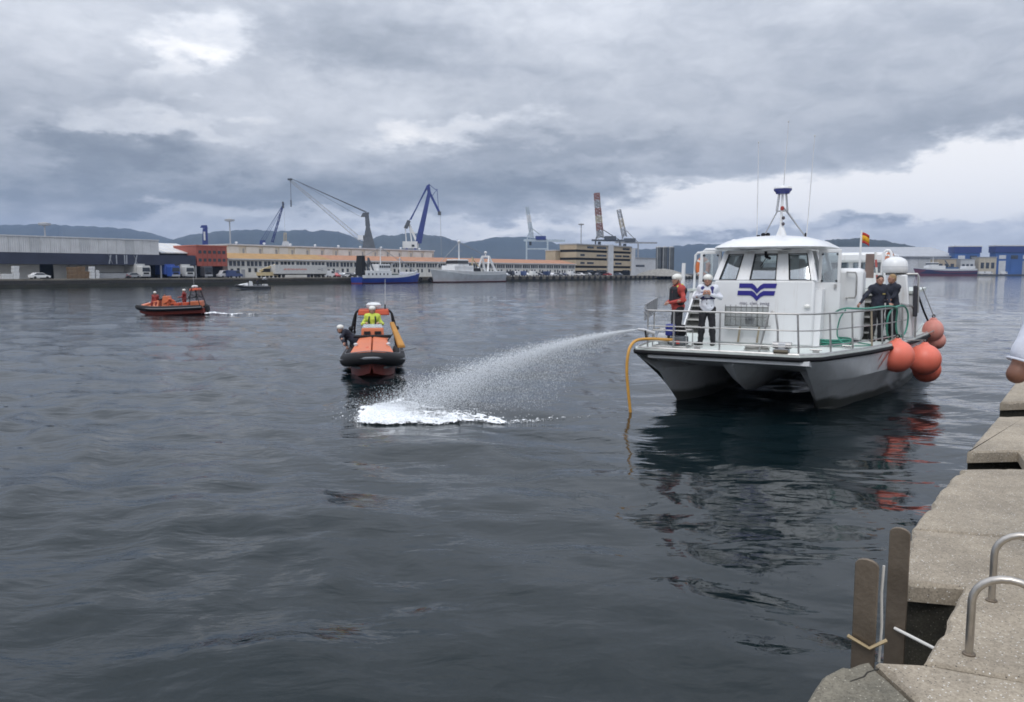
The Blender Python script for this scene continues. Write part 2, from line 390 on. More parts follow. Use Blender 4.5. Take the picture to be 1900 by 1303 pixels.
DEF = dict(pel=(0, 0, .95), wst=(0, 0, 1.10), che=(0, -.005, 1.30), nek=(0, .01, 1.47), hed=(0, -.025, 1.63),
           shl=(.185, .01, 1.42), ell=(.25, .05, 1.13), wrl=(.25, -.06, .89), shr=(-.185, .01, 1.42), elr=(-.25, .05, 1.13), wrr=(-.25, -.06, .89),
           hil=(.09, 0, .92), knl=(.11, -.03, .50), anl=(.12, .02, .09), hir=(-.09, 0, .92), knr=(-.11, -.03, .50), anr=(-.12, .02, .09))
SKIN = mat('skin', (.39, .21, .15), .5, var=.08, scale=14); SKIN2 = mat('tanned_skin', (.19, .086, .054), .48, var=.1, scale=18, bump=.08, bscale=220)
def person(label, loc, rz, J, jacket, trousers, boots, skin=None, hair=None, helmet=None, vox=.011, hl=None, hr=None, sleeve=1.0,
           face=0.0, foot=None, feet=True, group=None, cat='person', collar=None, loose=.0):
    """face: head turn about z (0 looks along -y). hl / hr: (hand direction, palm normal, curl)"""
    j = dict(DEF); j.update(J or {}); j = {k_: Vector(v) for k_, v in j.items()}
    root = thing('person', label, cat, loc, rz, group); skin = skin or SKIN
    H = j['hed']; fw = Vector((sin(face), -cos(face), 0)); sdv = Vector((cos(face), sin(face), 0)); up = Vector((0, 0, 1))
    g = .012+loose
    B = [('c', j['nek']-up*.03, H-up*.06, .058, .052), ('e', H, (.078+.004, .095, .118)), ('c', H-up*.05+fw*.02, H-up*.075+fw*.055, .055, .04, .03),
         ('c', H+fw*.085+up*.012, H+fw*.112-up*.018, .010, .015, .012), ('e', H+sdv*.083, (.014, .022, .032), .01), ('e', H-sdv*.083, (.014, .022, .032), .01),
         ('c', H+fw*.082+up*.028+sdv*.035, H+fw*.082+up*.028-sdv*.035, .012, .012, .01)]
    tor = [('c', j['pel']+Vector((-.055, 0, 0)), j['pel']+Vector((.055, 0, 0)), .105, .105), ('c', j['pel'], j['wst'], .115, .108),
           ('c', j['wst'], j['che'], .108, .115), ('c', j['che']+(j['shr']-j['che'])*.45, j['che']+(j['shl']-j['che'])*.45, .108, .108),
           ('c', j['shr'], j['shl'], .06, .06), ('c', j['shr'], j['nek'], .05, .055), ('c', j['shl'], j['nek'], .05, .055)]
    def grow(P, q): return [(p[0], p[1], p[2], p[3]+q, p[4]+q)+tuple(p[5:]) for p in P]
    arms = []; arms_c = []
    for s in 'lr':
        a, b, c = j['sh'+s], j['el'+s], j['wr'+s]
        arms += [('c', a, b, .054, .043), ('c', b, b+(c-b)*.35, .043, .042), ('c', b+(c-b)*.35, c, .042, .028)]
        cut = b+(c-b)*.93 if sleeve >= 1 else None
        if sleeve >= 1: arms_c += [('c', a, b, .062, .053), ('c', b, cut, .053, .042)]
        else: arms_c += [('c', a, a+(b-a)*sleeve, .068, .066)]
    legs = []; 
    for s in 'lr':
        a, b, c = j['hi'+s], j['kn'+s], j['an'+s]
        legs += [('c', a, b, .088, .058), ('c', b, b+(c-b)*.35, .058, .057), ('c', b+(c-b)*.35, c, .057, .040)]
    hnd = []
    for s, hp, sg in (('l', hl, 1), ('r', hr, -1)):
        dflt = (j['wr'+s]-j['el'+s]).normalized()
        if hp is None: hp = (dflt, (-sg, 0, 0.0), .55)
        hnd += hand_prims(j['wr'+s], hp[0] or dflt, hp[1], sg, hp[2])
    body = surf_obj('body', B+grow(tor, -.012)+arms+[(p[0], p[1], p[2], p[3]-.012, p[4]-.010) for p in legs]+hnd, vox, skin, root, .025)
    surf_obj('jacket' if sleeve >= 1 else 'shirt', grow(tor, g)+arms_c+[('c', j['pel']+up*.02, j['wst'], .128+g, .12+g)], vox*1.15, jacket, root, .04)
    surf_obj('trousers', grow(tor[:2], .004)+grow(legs, .012+loose*.7), vox*1.15, trousers, root, .03)
    if feet:
        for s in 'lr':
            a = j['an'+s]; ft = Vector(foot[s]) if foot else Vector((.02 if s == 'l' else -.02, -.17, 0))
            surf_obj('boot', [('c', a+up*.06, a-up*.03, .055, .055), ('c', a-up*.04, a-up*.045+ft, .046, .038), ('c', a-up*.05-ft*.2, a-up*.05+ft*.5, .04, .042)], vox, boots, root, .03)
    eye = mat('eye', (.03, .022, .018), .2)
    for s in (-1, 1):
        MB().sph(H+fw*.090+up*.012+sdv*.032*s, .012, .012, .008, 8, 6).build('eye', eye, root)
    MB().tube([H+fw*.090-up*.052-sdv*.022, H+fw*.098-up*.05, H+fw*.090-up*.052+sdv*.022], .006, 6).build('mouth', mat('lip', (.34, .13, .11), .5), root)
    if helmet:
        m = surf_obj('helmet', [('e', H+up*.078-fw*.022, (.118, .132, .092)), ('c', H+up*.05+fw*.075-sdv*.05, H+up*.05+fw*.075+sdv*.05, .02, .02), ('e', H-fw*.05+up*.03, (.10, .085, .07))], vox, helmet, root, .02)
        MB().tube([H+sdv*.105+up*.02, H+sdv*.085-up*.07+fw*.03, H-up*.13+fw*.05, H-sdv*.085-up*.07+fw*.03, H-sdv*.105+up*.02], .009, 6).build('chin_strap', mat('strap_black', (.02, .02, .022), .7), root)
    elif hair:
        surf_obj('hair', [('e', H+up*.03-fw*.018, (.090, .100, .105)), ('c', H-up*.03-fw*.06, H+up*.03-fw*.06, .06, .06)], vox, hair, root, .02)
    return root, j
# ------------------------------------------------------------------ water
def wave_set():
    W = []
    r = np.random.default_rng(5)
    for lam, n_, sl, spread in ((9.0, 3, .006, .5), (4.2, 5, .021, .6), (2.1, 6, .042, .7), (1.1, 8, .036, .8), (.6, 9, .024, .9)):
        for i in range(n_):
            L = lam*r.uniform(.75, 1.3); th = radians(62)+r.normal(0, spread); k = 2*pi/L
            W.append((k*cos(th), k*sin(th), sl/k*r.uniform(.7, 1.2), r.uniform(0, 2*pi), L))
    return W
WAVES = wave_set()
def lee(x, y): return np.exp(-((x-5.0)/6.0)**2-((y-11.0)/8.5)**2)
def wz(x, y, d=None):
    """water surface height; short waves die out where the mesh is too coarse for them"""
    x = np.asarray(x, float); y = np.asarray(y, float)
    wx = x+.9*(fbm(x*.16, y*.16, 3, 2)-.5)*2; wy = y+.9*(fbm(x*.16+9, y*.16+4, 8, 2)-.5)*2
    ruff = .35+1.3*fbm(x*.07+3, y*.055+7, 21, 3)
    # livelier on the side open to the boats' wakes, slack water in the lee of the moored boat
    ruff = ruff*(.72+.45/(1+np.exp((x+1.5)/2.2)))*(1-.62*lee(x, y))
    z = np.zeros_like(x)
    for kx, ky, a, ph, L in WAVES:
        s = np.sin(kx*wx+ky*wy+ph); s = a*(2*((s+1)/2)**1.7-.85)
        if d is not None: s = s*np.clip((L/np.maximum(d, 1e-6)-2.2)/2.5, 0, 1)
        z += s*(ruff if L < 3 else 1)
    # long low wake crests left by the rescue boats
    for (px, py, nx, ny, lam, amp, wdt) in ((-7, 14, .30, .95, 1.9, .008, 2.2), (-12, 21, .18, .98, 2.4, .012, 3.0), (-6, 11.5, .36, .93, 1.4, .005, 1.6)):
        q = (x-px)*nx+(y-py)*ny+.5*(fbm(x*.12, y*.12, 31, 2)-.5)
        z += amp*np.exp(-(q/wdt)**2)*np.sin(2*pi*q/lam)/(1+np.exp((x+1.0)/1.2))
    return z
nr, na = 620, 760
rr = 1.2*np.exp(np.linspace(0, np.log(6200/1.2), nr)); aa = np.linspace(radians(-78), radians(78), na)
R_, A_ = np.meshgrid(rr, aa, indexing='ij'); X_ = R_*np.sin(A_); Y_ = R_*np.cos(A_)-.6
step = np.maximum(R_*np.log(6200/1.2)/nr, R_*(aa[1]-aa[0]))
Z_ = wz(X_, Y_, step)*np.clip(1-(R_-250)/500, 0, 1)
vid = np.arange(nr*na).reshape(nr, na)
F_ = np.stack([vid[:-1, :-1], vid[:-1, 1:], vid[1:, 1:], vid[1:, :-1]], -1).reshape(-1, 4)[:, ::-1]
me = bpy.data.meshes.new('water'); me.vertices.add(nr*na); me.vertices.foreach_set('co', np.stack([X_, Y_, Z_], -1).reshape(-1).astype(np.float32))
me.loops.add(F_.size); me.loops.foreach_set('vertex_index', F_.reshape(-1).astype(np.int32)); me.polygons.add(len(F_))
me.polygons.foreach_set('loop_start', np.arange(0, F_.size, 4, dtype=np.int32)); me.polygons.foreach_set('loop_total', np.full(len(F_), 4, np.int32))
me.update(calc_edges=True); me.polygons.foreach_set('use_smooth', [True]*len(F_))
me.attributes.new('ripple', 'FLOAT', 'POINT').data.foreach_set('value', ((1-.72*lee(X_, Y_))*(1+.9/(1+np.exp((X_+.5)/1.8)))).reshape(-1).astype(np.float32))
water = link('water', me); tag(water, kind='structure', label='dark grey harbour water with low glossy ripples')
m = bpy.data.materials.new('harbour_water'); m.use_nodes = True; n = m.node_tree; b = n.nodes['Principled BSDF']
b.inputs['Base Color'].default_value = (.0030, .0092, .0115, 1); b.inputs['Roughness'].default_value = .035; b.inputs['IOR'].default_value = 1.333
tcn = n.nodes.new('ShaderNodeTexCoord'); prev = None
for sx, sy, rot, sc_, det, st, dist in ((1, 1.7, .5, .55, 3, .5, .12), (1, 2.0, .35, 1.7, 4, .5, .027), (1, 1.8, .7, 5.0, 3, .45, .008)):
    mp = n.nodes.new('ShaderNodeMapping'); mp.inputs['Rotation'].default_value = (0, 0, rot-.5); mp.inputs['Scale'].default_value = (sx, sy, 1)
    n.links.new(tcn.outputs['Object'], mp.inputs[0])
    nz = n.nodes.new('ShaderNodeTexNoise'); nz.inputs['Scale'].default_value = sc_; nz.inputs['Detail'].default_value = det; nz.inputs['Distortion'].default_value = .6; nz.inputs['Roughness'].default_value = .5
    n.links.new(mp.outputs[0], nz.inputs['Vector'])
    bp = n.nodes.new('ShaderNodeBump'); bp.inputs['Strength'].default_value = st; bp.inputs['Distance'].default_value = dist
    n.links.new(nz.outputs[0], bp.inputs['Height'])
    if prev: n.links.new(prev.outputs[0], bp.inputs['Normal'])
    mid = prev; prev = bp
# cat's-paws: breeze patches where the fine ripple is stronger
pn = n.nodes.new('ShaderNodeTexNoise'); pn.inputs['Scale'].default_value = .09; pn.inputs['Detail'].default_value = 4; n.links.new(tcn.outputs['Object'], pn.inputs['Vector'])
mr = n.nodes.new('ShaderNodeMapRange'); mr.inputs[1].default_value = .38; mr.inputs[2].default_value = .62; mr.inputs[3].default_value = .10; mr.inputs[4].default_value = .60
n.links.new(pn.outputs[0], mr.inputs[0])
at_ = n.nodes.new('ShaderNodeAttribute'); at_.attribute_name = 'ripple'; ml_ = n.nodes.new('ShaderNodeMath'); ml_.operation = 'MULTIPLY'; n.links.new(mr.outputs[0], ml_.inputs[0]); n.links.new(at_.outputs['Fac'], ml_.inputs[1])
n.links.new(ml_.outputs[0], prev.inputs['Strength'])
m2_ = n.nodes.new('ShaderNodeMath'); m2_.operation = 'MULTIPLY'; m2_.inputs[1].default_value = .5; n.links.new(at_.outputs['Fac'], m2_.inputs[0]); n.links.new(m2_.outputs[0], mid.inputs['Strength'])
n.links.new(prev.outputs[0], b.inputs['Normal']); me.materials.append(m)

# ------------------------------------------------------------------ the quay one stands on
conc = mat('quay_concrete', (.33, .30, .265), .85, var=.16, scale=2.2, dirt=.55, dcol=(.19, .17, .145), dscale=1.1)
def concrete(name, base, dark, spk):
    m = bpy.data.materials.new(name); m.use_nodes = True; n = m.node_tree; b = n.nodes['Principled BSDF']; b.inputs['Roughness'].default_value = .88; b.inputs['Specular IOR Level'].default_value = .3
    tcn = n.nodes.new('ShaderNodeTexCoord')
    def noise(s, d, r=.6):
        q = n.nodes.new('ShaderNodeTexNoise'); q.inputs['Scale'].default_value = s; q.inputs['Detail'].default_value = d; q.inputs['Roughness'].default_value = r
        n.links.new(tcn.outputs['Object'], q.inputs['Vector']); return q
    def ramp(src, p0, p1, c0, c1):
        q = n.nodes.new('ShaderNodeValToRGB'); n.links.new(src, q.inputs[0]); e = q.color_ramp.elements
        e[0].position = p0; e[1].position = p1; e[0].color = c0+(1,); e[1].color = c1+(1,); return q
    def mixc(f, a, c, typ='MIX', fac=None):
        q = n.nodes.new('ShaderNodeMixRGB'); q.blend_type = typ
        if fac is not None: q.inputs[0].default_value = fac
        else: n.links.new(f, q.inputs[0])
        n.links.new(a, q.inputs[1])
        if isinstance(c, tuple): q.inputs[2].default_value = c+(1,)
        else: n.links.new(c, q.inputs[2])
        return q.outputs[0]
    big = noise(1.9, 9, .72); c = ramp(big.outputs[0], .38, .62, dark, base).outputs[0]
    grain = noise(85, 5, .75); c = mixc(None, c, ramp(grain.outputs[0], .30, .72, (.55, .53, .50), (1.25, 1.25, 1.22)).outputs[0], 'MULTIPLY', 1.0)
    vor = n.nodes.new('ShaderNodeTexVoronoi'); vor.inputs['Scale'].default_value = 95; n.links.new(tcn.outputs['Object'], vor.inputs['Vector'])
    sp = n.nodes.new('ShaderNodeSeparateColor'); n.links.new(vor.outputs['Color'], sp.inputs[0])
    sel = n.nodes.new('ShaderNodeMath'); sel.operation = 'GREATER_THAN'; sel.inputs[1].default_value = .88; n.links.new(sp.outputs[0], sel.inputs[0])
    near = n.nodes.new('ShaderNodeMath'); near.operation = 'LESS_THAN'; near.inputs[1].default_value = .30; n.links.new(vor.outputs['Distance'], near.inputs[0])
    ml = n.nodes.new('ShaderNodeMath'); ml.operation = 'MULTIPLY'; n.links.new(sel.outputs[0], ml.inputs[0]); n.links.new(near.outputs[0], ml.inputs[1])
    c = mixc(ml.outputs[0], c, spk)
    sel2 = n.nodes.new('ShaderNodeMath'); sel2.operation = 'LESS_THAN'; sel2.inputs[1].default_value = .16; n.links.new(sp.outputs[1], sel2.inputs[0])
    ml2 = n.nodes.new('ShaderNodeMath'); ml2.operation = 'MULTIPLY'; n.links.new(sel2.outputs[0], ml2.inputs[0]); n.links.new(near.outputs[0], ml2.inputs[1])
    c = mixc(ml2.outputs[0], c, (.085, .075, .065))
    st = noise(3.3, 6, .7); c = mixc(ramp(st.outputs[0], .60, .74, (0, 0, 0), (.6, .6, .6)).outputs[0], c, tuple(x*.48 for x in base))
    n.links.new(c, b.inputs['Base Color'])
    bp = n.nodes.new('ShaderNodeBump'); bp.inputs['Strength'].default_value = .55; bp.inputs['Distance'].default_value = .006; n.links.new(grain.outputs[0], bp.inputs['Height'])
    b2 = n.nodes.new('ShaderNodeBump'); b2.inputs['Strength'].default_value = .5; b2.inputs['Distance'].default_value = .02; n.links.new(st.outputs[0], b2.inputs['Height']); n.links.new(bp.outputs[0], b2.inputs['Normal'])
    n.links.new(b2.outputs[0], b.inputs['Normal']); return m
slab_m = concrete('coping_concrete', (.43, .372, .298), (.30, .26, .21), (.72, .70, .66))
worn_m = concrete('worn_stone', (.27, .245, .195), (.15, .14, .115), (.40, .37, .30))
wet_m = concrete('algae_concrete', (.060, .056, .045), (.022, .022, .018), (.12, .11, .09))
QZ = 1.70
def off(p, dx, dy): return (p[0]+dx, p[1]+dy)
# recesses for the ladders, as plan outlines cut out of the edge
slabs = [
 ('coping_slab', [(-2.2, -1.75), (1.075, 2.755), (1.32, 3.10), (1.485, 3.095), (1.52, 2.62), (1.05, 1.9), (-1.3, -1.4)], worn_m),
 ('coping_slab', [(1.50, 3.09), (1.685, 3.075), (2.6, 2.68), (4.5, 1.83), (3.0, -1.2), (-1.25, -1.42), (1.07, 1.89), (1.535, 2.615)], slab_m),
 ('coping_slab', [(1.70, 3.088), (2.31, 3.86), (2.03, 3.93), (2.505, 4.765), (4.2, 4.255), (5.9, 3.7), (4.51, 1.845), (2.61, 2.695)], slab_m),
 ('coping_slab', [(2.515, 4.783), (3.27, 5.79), (3.66, 6.27), (4.25, 6.31), (6.0, 5.80), (7.4, 5.35), (5.91, 3.715), (4.21, 4.272)], slab_m),
 ('coping_slab', [(4.262, 6.325), (4.58, 6.95), (4.09, 6.90), (5.43, 8.62), (6.15, 8.70), (8.9, 7.7), (7.41, 5.365), (6.01, 5.816)], slab_m),
 ('coping_slab', [(6.165, 8.715), (6.60, 9.70), (6.06, 9.60), (9.5, 14.2), (12.4, 12.4), (8.915, 7.716)], slab_m),
 ('coping_slab', [(9.515, 14.21), (30, 41.5), (34, 38.5), (12.41, 12.415)], slab_m),
]
qm = MB()
edge = [(-4, -4.2), (1.12, 2.76), (1.36, 3.06), (1.66, 2.97), (2.52, 3.68), (2.09, 4.03), (3.30, 5.74), (3.70, 6.22), (4.40, 6.20), (4.78, 7.05), (4.16, 7.0), (5.47, 8.58), (6.17, 8.66), (6.62, 9.73), (6.10, 9.65), (30.05, 41.4), (60, 30), (30, -20)]
qm.prism(edge, -1.5, QZ-.11)
# wall face of the quay stands out a little under the coping; the ladder niches go down into the dark
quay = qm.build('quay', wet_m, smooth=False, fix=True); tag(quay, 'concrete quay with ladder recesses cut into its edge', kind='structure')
for i, (nm, poly, mm) in enumerate(slabs):
    # outline walked in short steps: the arris is knocked back unevenly, with a few deeper chips
    ring = []; cx_ = sum(q[0] for q in poly)/len(poly); cy2 = sum(q[1] for q in poly)/len(poly)
    for a_, b_ in zip(poly, poly[1:]+poly[:1]):
        L_ = math.dist(a_, b_); k_ = max(1, min(int(L_/.045), 90))
        for q in range(k_): ring.append((a_[0]+(b_[0]-a_[0])*q/k_, a_[1]+(b_[1]-a_[1])*q/k_))
    ar_ = sum(ring[q-1][0]*ring[q][1]-ring[q][0]*ring[q-1][1] for q in range(len(ring)))
    if ar_ < 0: ring = ring[::-1]
    lo_, mid_, top_ = [], [], []
    for q, (x, y) in enumerate(ring):
        p0, p1 = ring[q-1], ring[(q+1) % len(ring)]; tx, ty = p1[0]-p0[0], p1[1]-p0[1]; l_ = math.hypot(tx, ty) or 1; nx, ny = -ty/l_, tx/l_
        f_ = float(fbm(np.array(x*9.0), np.array(y*9.0), 50+i, 3)); chip = max(0, f_-.62)*.16
        d0 = .002+.006*f_; lo_.append((x+nx*d0, y+ny*d0, QZ-.105)); mid_.append((x+nx*(d0+chip*.4), y+ny*(d0+chip*.4), QZ-.010-.012*f_-chip*.6)); top_.append((x+nx*(.012+.014*f_+chip), y+ny*(.012+.014*f_+chip), QZ))
    o = MB().loft([lo_, mid_, top_]).build(nm, mm, quay, ang=30, fix=True)
    if mm is worn_m: o['label'] = 'worn grey corner slab with a crack'
pv = MB().prism([(5.92, 3.69), (7.42, 5.34), (8.93, 7.69), (12.43, 12.39), (34.1, 38.4), (58, 29), (29, -18), (3.1, -1.3), (4.53, 1.82)], QZ-.16, QZ-.006).build('pavement', slab_m, quay, smooth=False, fix=True)
ck = MB().tube([(1.33, 2.93, QZ-.001), (1.40, 2.965, QZ), (1.43, 3.0, QZ), (1.49, 3.03, QZ-.001)], .0035, 5).build('crack', mat('crack_dark', (.03, .027, .022), .95), quay)

steel = mat('stainless_steel', (.50, .47, .43), .34, 1.0, var=.15, scale=9, dirt=.5, dcol=(.22, .18, .13), dscale=5)
plate = mat('ladder_plate_steel', (.19, .155, .120), .5, .7, var=.22, scale=6, dirt=.6, dcol=(.09, .065, .042), dscale=3.2, bump=.1, bscale=60)
brass = mat('tarnished_bracket', (.42, .33, .20), .5, .8, var=.2, scale=12)
qn = Vector((.795, -.607, 0)); qd = Vector((.607, .795, 0))
lad = thing('dock_ladder', 'steel dock ladder with two tall flat round-topped side plates in the quay recess', 'ladder', (1.722, 3.500, 0), atan2(qn.y, qn.x))
def flat_stile(y, top):
    w = .047; P = [(-w, -1.2), (w, -1.2), (w, top-.03)]+[(w*cos(a), top-.03+.03*sin(a)) for a in np.linspace(.2, pi-.2, 7)]+[(-w, top-.03)]
    return MB().wall(P, y-.009, y+.009)
for y, tp in ((-.335, 2.085), (.335, 2.045)):
    flat_stile(y, tp).build('side_plate', plate, lad, bevel=.003)
for z in (-.3, 0.0, .3, .6, .9, 1.2):
    MB().tube([(-.02, -.33, z), (-.02, .33, z)], .018, 8).build('rung', steel, lad)
MB().tube([(.0, .32, 1.53), (.20, .20, 1.53), (.36, .10, 1.53)], .008, 8).build('stay_bar', mat('white_bar', (.7, .68, .64), .5), lad)
MB().tube([(-.06, -.362, 1.735), (.03, -.365, 1.705), (.085, -.31, 1.735)], .009, 8).build('bracket', brass, lad)
MB().tube([(.055, -.285, 1.62), (.058, -.28, 1.78), (.052, -.285, 1.93), (.055, -.28, 2.05)], .0055, 6).build('cord', mat('pale_cord', (.52, .50, .46), .8), lad)
rail_lab = ['stainless steel grab rail hoop on the quay, nearest the camera', 'stainless steel grab rail hoop on the quay, behind the nearest hoop']
for i, (bx, by) in enumerate(((1.925, 3.15), (2.35, 3.69))):
    g = thing('grab_rail', rail_lab[i], 'grab rail', (bx, by, QZ), atan2(-.50, .866), 'grab rails at the ladder')
    pts = [(0, 0, 0), (0, 0, .10), (0, 0, .20)]+[(.13-.13*cos(a), 0, .235+.115*sin(a)) for a in np.linspace(0, pi, 13)]+[(.26, 0, .2), (.26, 0, .1), (.26, 0, 0)]
    MB().tube(pts, .0165, 12).build('hoop', steel, g)
    for x in (0, .26): MB().lathe([(.026, 0), (.026, .006), (.018, .012)], (x, 0, 0), 14).build('foot_ring', plate, g)

# ------------------------------------------------------------------ far land, quays and hills
QA = 52.0*pi/180; qx, qy = cos(QA), sin(QA); QO = (-110.5, 169.2)
def QW(s, t_, z=0.0): return (QO[0]+qx*s-qy*t_, QO[1]+qy*s+qx*t_, z)
def sp(px, t_=0.0):
    k = (px-950)/FPX; x0, y0 = QO[0]-qy*t_, QO[1]+qx*t_
    return (k*y0-x0)/(qx-k*qy)
def qz(px, py, t_):
    s = sp(px, t_); Y = QO[1]+qy*s+qx*t_; return float(at(px, py, Y)[2])
farconc = mat('far_quay_concrete', (.26, .245, .22), .9, var=.2, scale=.12, dirt=.5, dcol=(.16, .15, .13), dscale=.05)
asph = mat('asphalt', (.055, .055, .056), .9, var=.2, scale=.05)
SE = 372.0
MB().prism([QW(-160, 0)[:2], QW(SE, 0)[:2], QW(SE+30, 60)[:2], (215, 893), (900, 905), (5200, 1500), (5200, 5600), (-5200, 5600), (-5200, 900), QW(-420, 900)[:2]], -1.0, 1.6).build('port_ground', asph, smooth=False, fix=True)
tag(bpy.data.objects['port_ground'], kind='structure')
fq = link('far_quay', None); fq.location = QW(0, 0); fq.rotation_euler = (0, 0, QA); tag(fq, kind='structure')
wallm = mat('far_quay_wall', (.20, .18, .15), .9, var=.25, scale=.25, dirt=.7, dcol=(.07, .065, .05), dscale=.35)
weed = mat('weed_band', (.035, .035, .025), .8, var=.3, scale=.6)
bl = 24.0; i = 0
s = -160.0
while s < SE-1:                                                     # quay built of long concrete lengths with open joints
    e = min(s+bl, SE)
    MB().box(s+.08, 0, .75, e-.08, 3.0, 1.95).build('quay_block', wallm, fq, smooth=False)
    MB().box(s, -.03, -1, e-.02, 2.9, .74).build('weed_strip', weed, fq, smooth=False)
    s = e
MB().box(-160, 3.02, 1.4, SE, 60, 1.9).build('apron', farconc, fq, smooth=False)
rubber = mat('tyre_rubber', (.02, .02, .022), .8, var=.2)
fen = thing('quay_fender', 'black rubber fender on the far quay wall', 'fender', QW(100, -.15, 1.1), QA, 'rubber fenders along the far quay wall')
fm = MB(); fm.tube([(.62*cos(a), 0, .62*sin(a)) for a in np.linspace(0, 2*pi, 15)[:-1]], .26, 7, closed=True); fm.build('tyre', rubber, fen)
MB().tube([(0, .1, .62), (0, .15, .84)], .05, 5).build('chain', rubber, fen)
for i in range(1, 58):
    dup(fen, QW(100+4.7*i, -.15, 1.1+random.uniform(-.08, .08)))

hillm = mat('wooded_hillside', (.026, .036, .028), .95, var=.35, scale=.004, dirt=.5, dcol=(.06, .055, .042), dscale=.002)
def ridge(name, pts, D, depth, label):
    xs = np.linspace(pts[0][0], pts[-1][0], 140); ys = np.interp(xs, [p[0] for p in pts], [p[1] for p in pts]); ys = ys+(fbm(xs*.09, xs*0+D*.01, 3, 4)-.5)*5
    rows = []
    for f, h in ((-1.0, 0.0), (-.62, .34), (-.35, .66), (-.15, .88), (0, 1.0), (.3, .7), (1.0, -.02)):
        row = []
        for x_, y_ in zip(xs, ys):
            p = at(x_, y_, D); hz = max(p[2], 1.0)
            nz = (fbm(np.array(x_*.045+f*3), np.array(f*4.0+1), 5, 4)-.5)*(.22 if 0 < h < 1 else .05)
            sc = (D+f*depth)/D
            row.append((p[0]*sc, D+f*depth+ (fbm(np.array(x_*.03), np.array(f*2), 9, 2)-.5)*depth*.2*(h < 1), hz*max(h+nz*h, -.02)))
        rows.append(row)
    o = MB().loft(rows, closed=False).build(name, hillm, ang=180); tag(o, label, kind='structure'); return o
ridge('hill', [(-260, 452), (-200, 424), (-60, 419), (60, 418), (150, 419), (240, 424), (285, 434), (320, 444), (380, 470)], 4300, 900, 'long blue hill behind the warehouse')
ridge('hill', [(260, 470), (330, 440), (400, 430), (470, 427), (540, 430), (600, 427), (625, 429), (655, 440), (690, 452), (720, 470)], 3900, 800, 'blue hill behind the dark crane')
ridge('hill', [(600, 468), (680, 446), (710, 437), (760, 433), (800, 436), (840, 444), (870, 455), (900, 470)], 3700, 700, 'blue hill behind the blue crane')
ridge('hill', [(820, 468), (880, 446), (930, 439), (970, 438), (1010, 445), (1050, 456), (1120, 462), (1210, 462), (1250, 456), (1300, 452), (1400, 455), (1500, 462), (1560, 480)], 4200, 700, 'blue hill behind the pale container crane')
ridge('hill', [(1470, 466), (1515, 452), (1545, 444), (1590, 442), (1625, 445), (1655, 451), (1690, 456), (1710, 462)], 2300, 250, 'low dark wooded rise behind the long shed')

# haze: one closed box of thin air over the whole scene
hz = MB().box(-5900, -300, -3, 5900, 6100, 380).build('haze', [], smooth=False); hz['kind'] = 'stuff'
hm = bpy.data.materials.new('haze_air'); hm.use_nodes = True; n = hm.node_tree; n.nodes.clear()
pvn = n.nodes.new('ShaderNodeVolumePrincipled'); pvn.inputs['Color'].default_value = (.41, .59, .95, 1); pvn.inputs['Density'].default_value = 1.1e-4; pvn.inputs['Anisotropy'].default_value = 0
ot = n.nodes.new('ShaderNodeOutputMaterial'); n.links.new(pvn.outputs[0], ot.inputs['Volume']); hz.data.materials.append(hm)
# ------------------------------------------------------------------ the far quay: sheds, offices, cranes, ships, vehicles
def QT(name, label, cat, s, t_, z=1.9, rz=0.0, group=None): return thing(name, label, cat, QW(s, t_, z), QA+rz, group)
def span(p0, p1, t_): return sp(p0, t_), sp(p1, t_)
clad = mat('ribbed_white_cladding', (.58, .585, .59), .6, var=.1, scale=.4, dirt=.25, dcol=(.36, .36, .36), dscale=.3)
clad2 = mat('ribbed_grey_cladding', (.50, .51, .52), .6, var=.1, scale=.4, dirt=.3, dcol=(.34, .34, .34), dscale=.3)
navy = mat('navy_fascia', (.028, .034, .060), .55, var=.2, scale=.3)
dark = mat('dark_opening', (.012, .013, .015), .9)
white = mat('white_render', (.62, .61, .58), .75, var=.1, scale=.3, dirt=.35, dcol=(.40, .38, .34), dscale=.25)
cream = mat('cream_panel', (.60, .575, .50), .7, var=.1, scale=.5, dirt=.25, dcol=(.42, .39, .32), dscale=.4)
tan = mat('tan_cladding', (.42, .345, .245), .7, var=.1, scale=.3)
tile_o = mat('orange_roof', (.38, .19, .11), .8, var=.2, scale=.6, dirt=.4, dcol=(.24, .13, .08), dscale=.3)
ochre = mat('ochre_roof', (.36, .215, .085), .8, var=.2, scale=.6, dirt=.3, dcol=(.2, .13, .07), dscale=.3)
redp = mat('brick_red_panel', (.33, .085, .06), .6, var=.12, scale=.6)
gls = mat('dark_window', (.03, .035, .042), .12, var=.3, scale=.7, spec=.6)
grey = mat('mid_grey_paint', (.30, .31, .33), .6, var=.12, scale=.5)
lgrey = mat('light_grey_paint', (.55, .56, .58), .55, var=.1, scale=.5)
roofm = mat('grey_roof_sheet', (.36, .37, .39), .6, var=.12, scale=.2)
beige = mat('faded_beige', (.45, .40, .31), .8, var=.2, scale=.6)

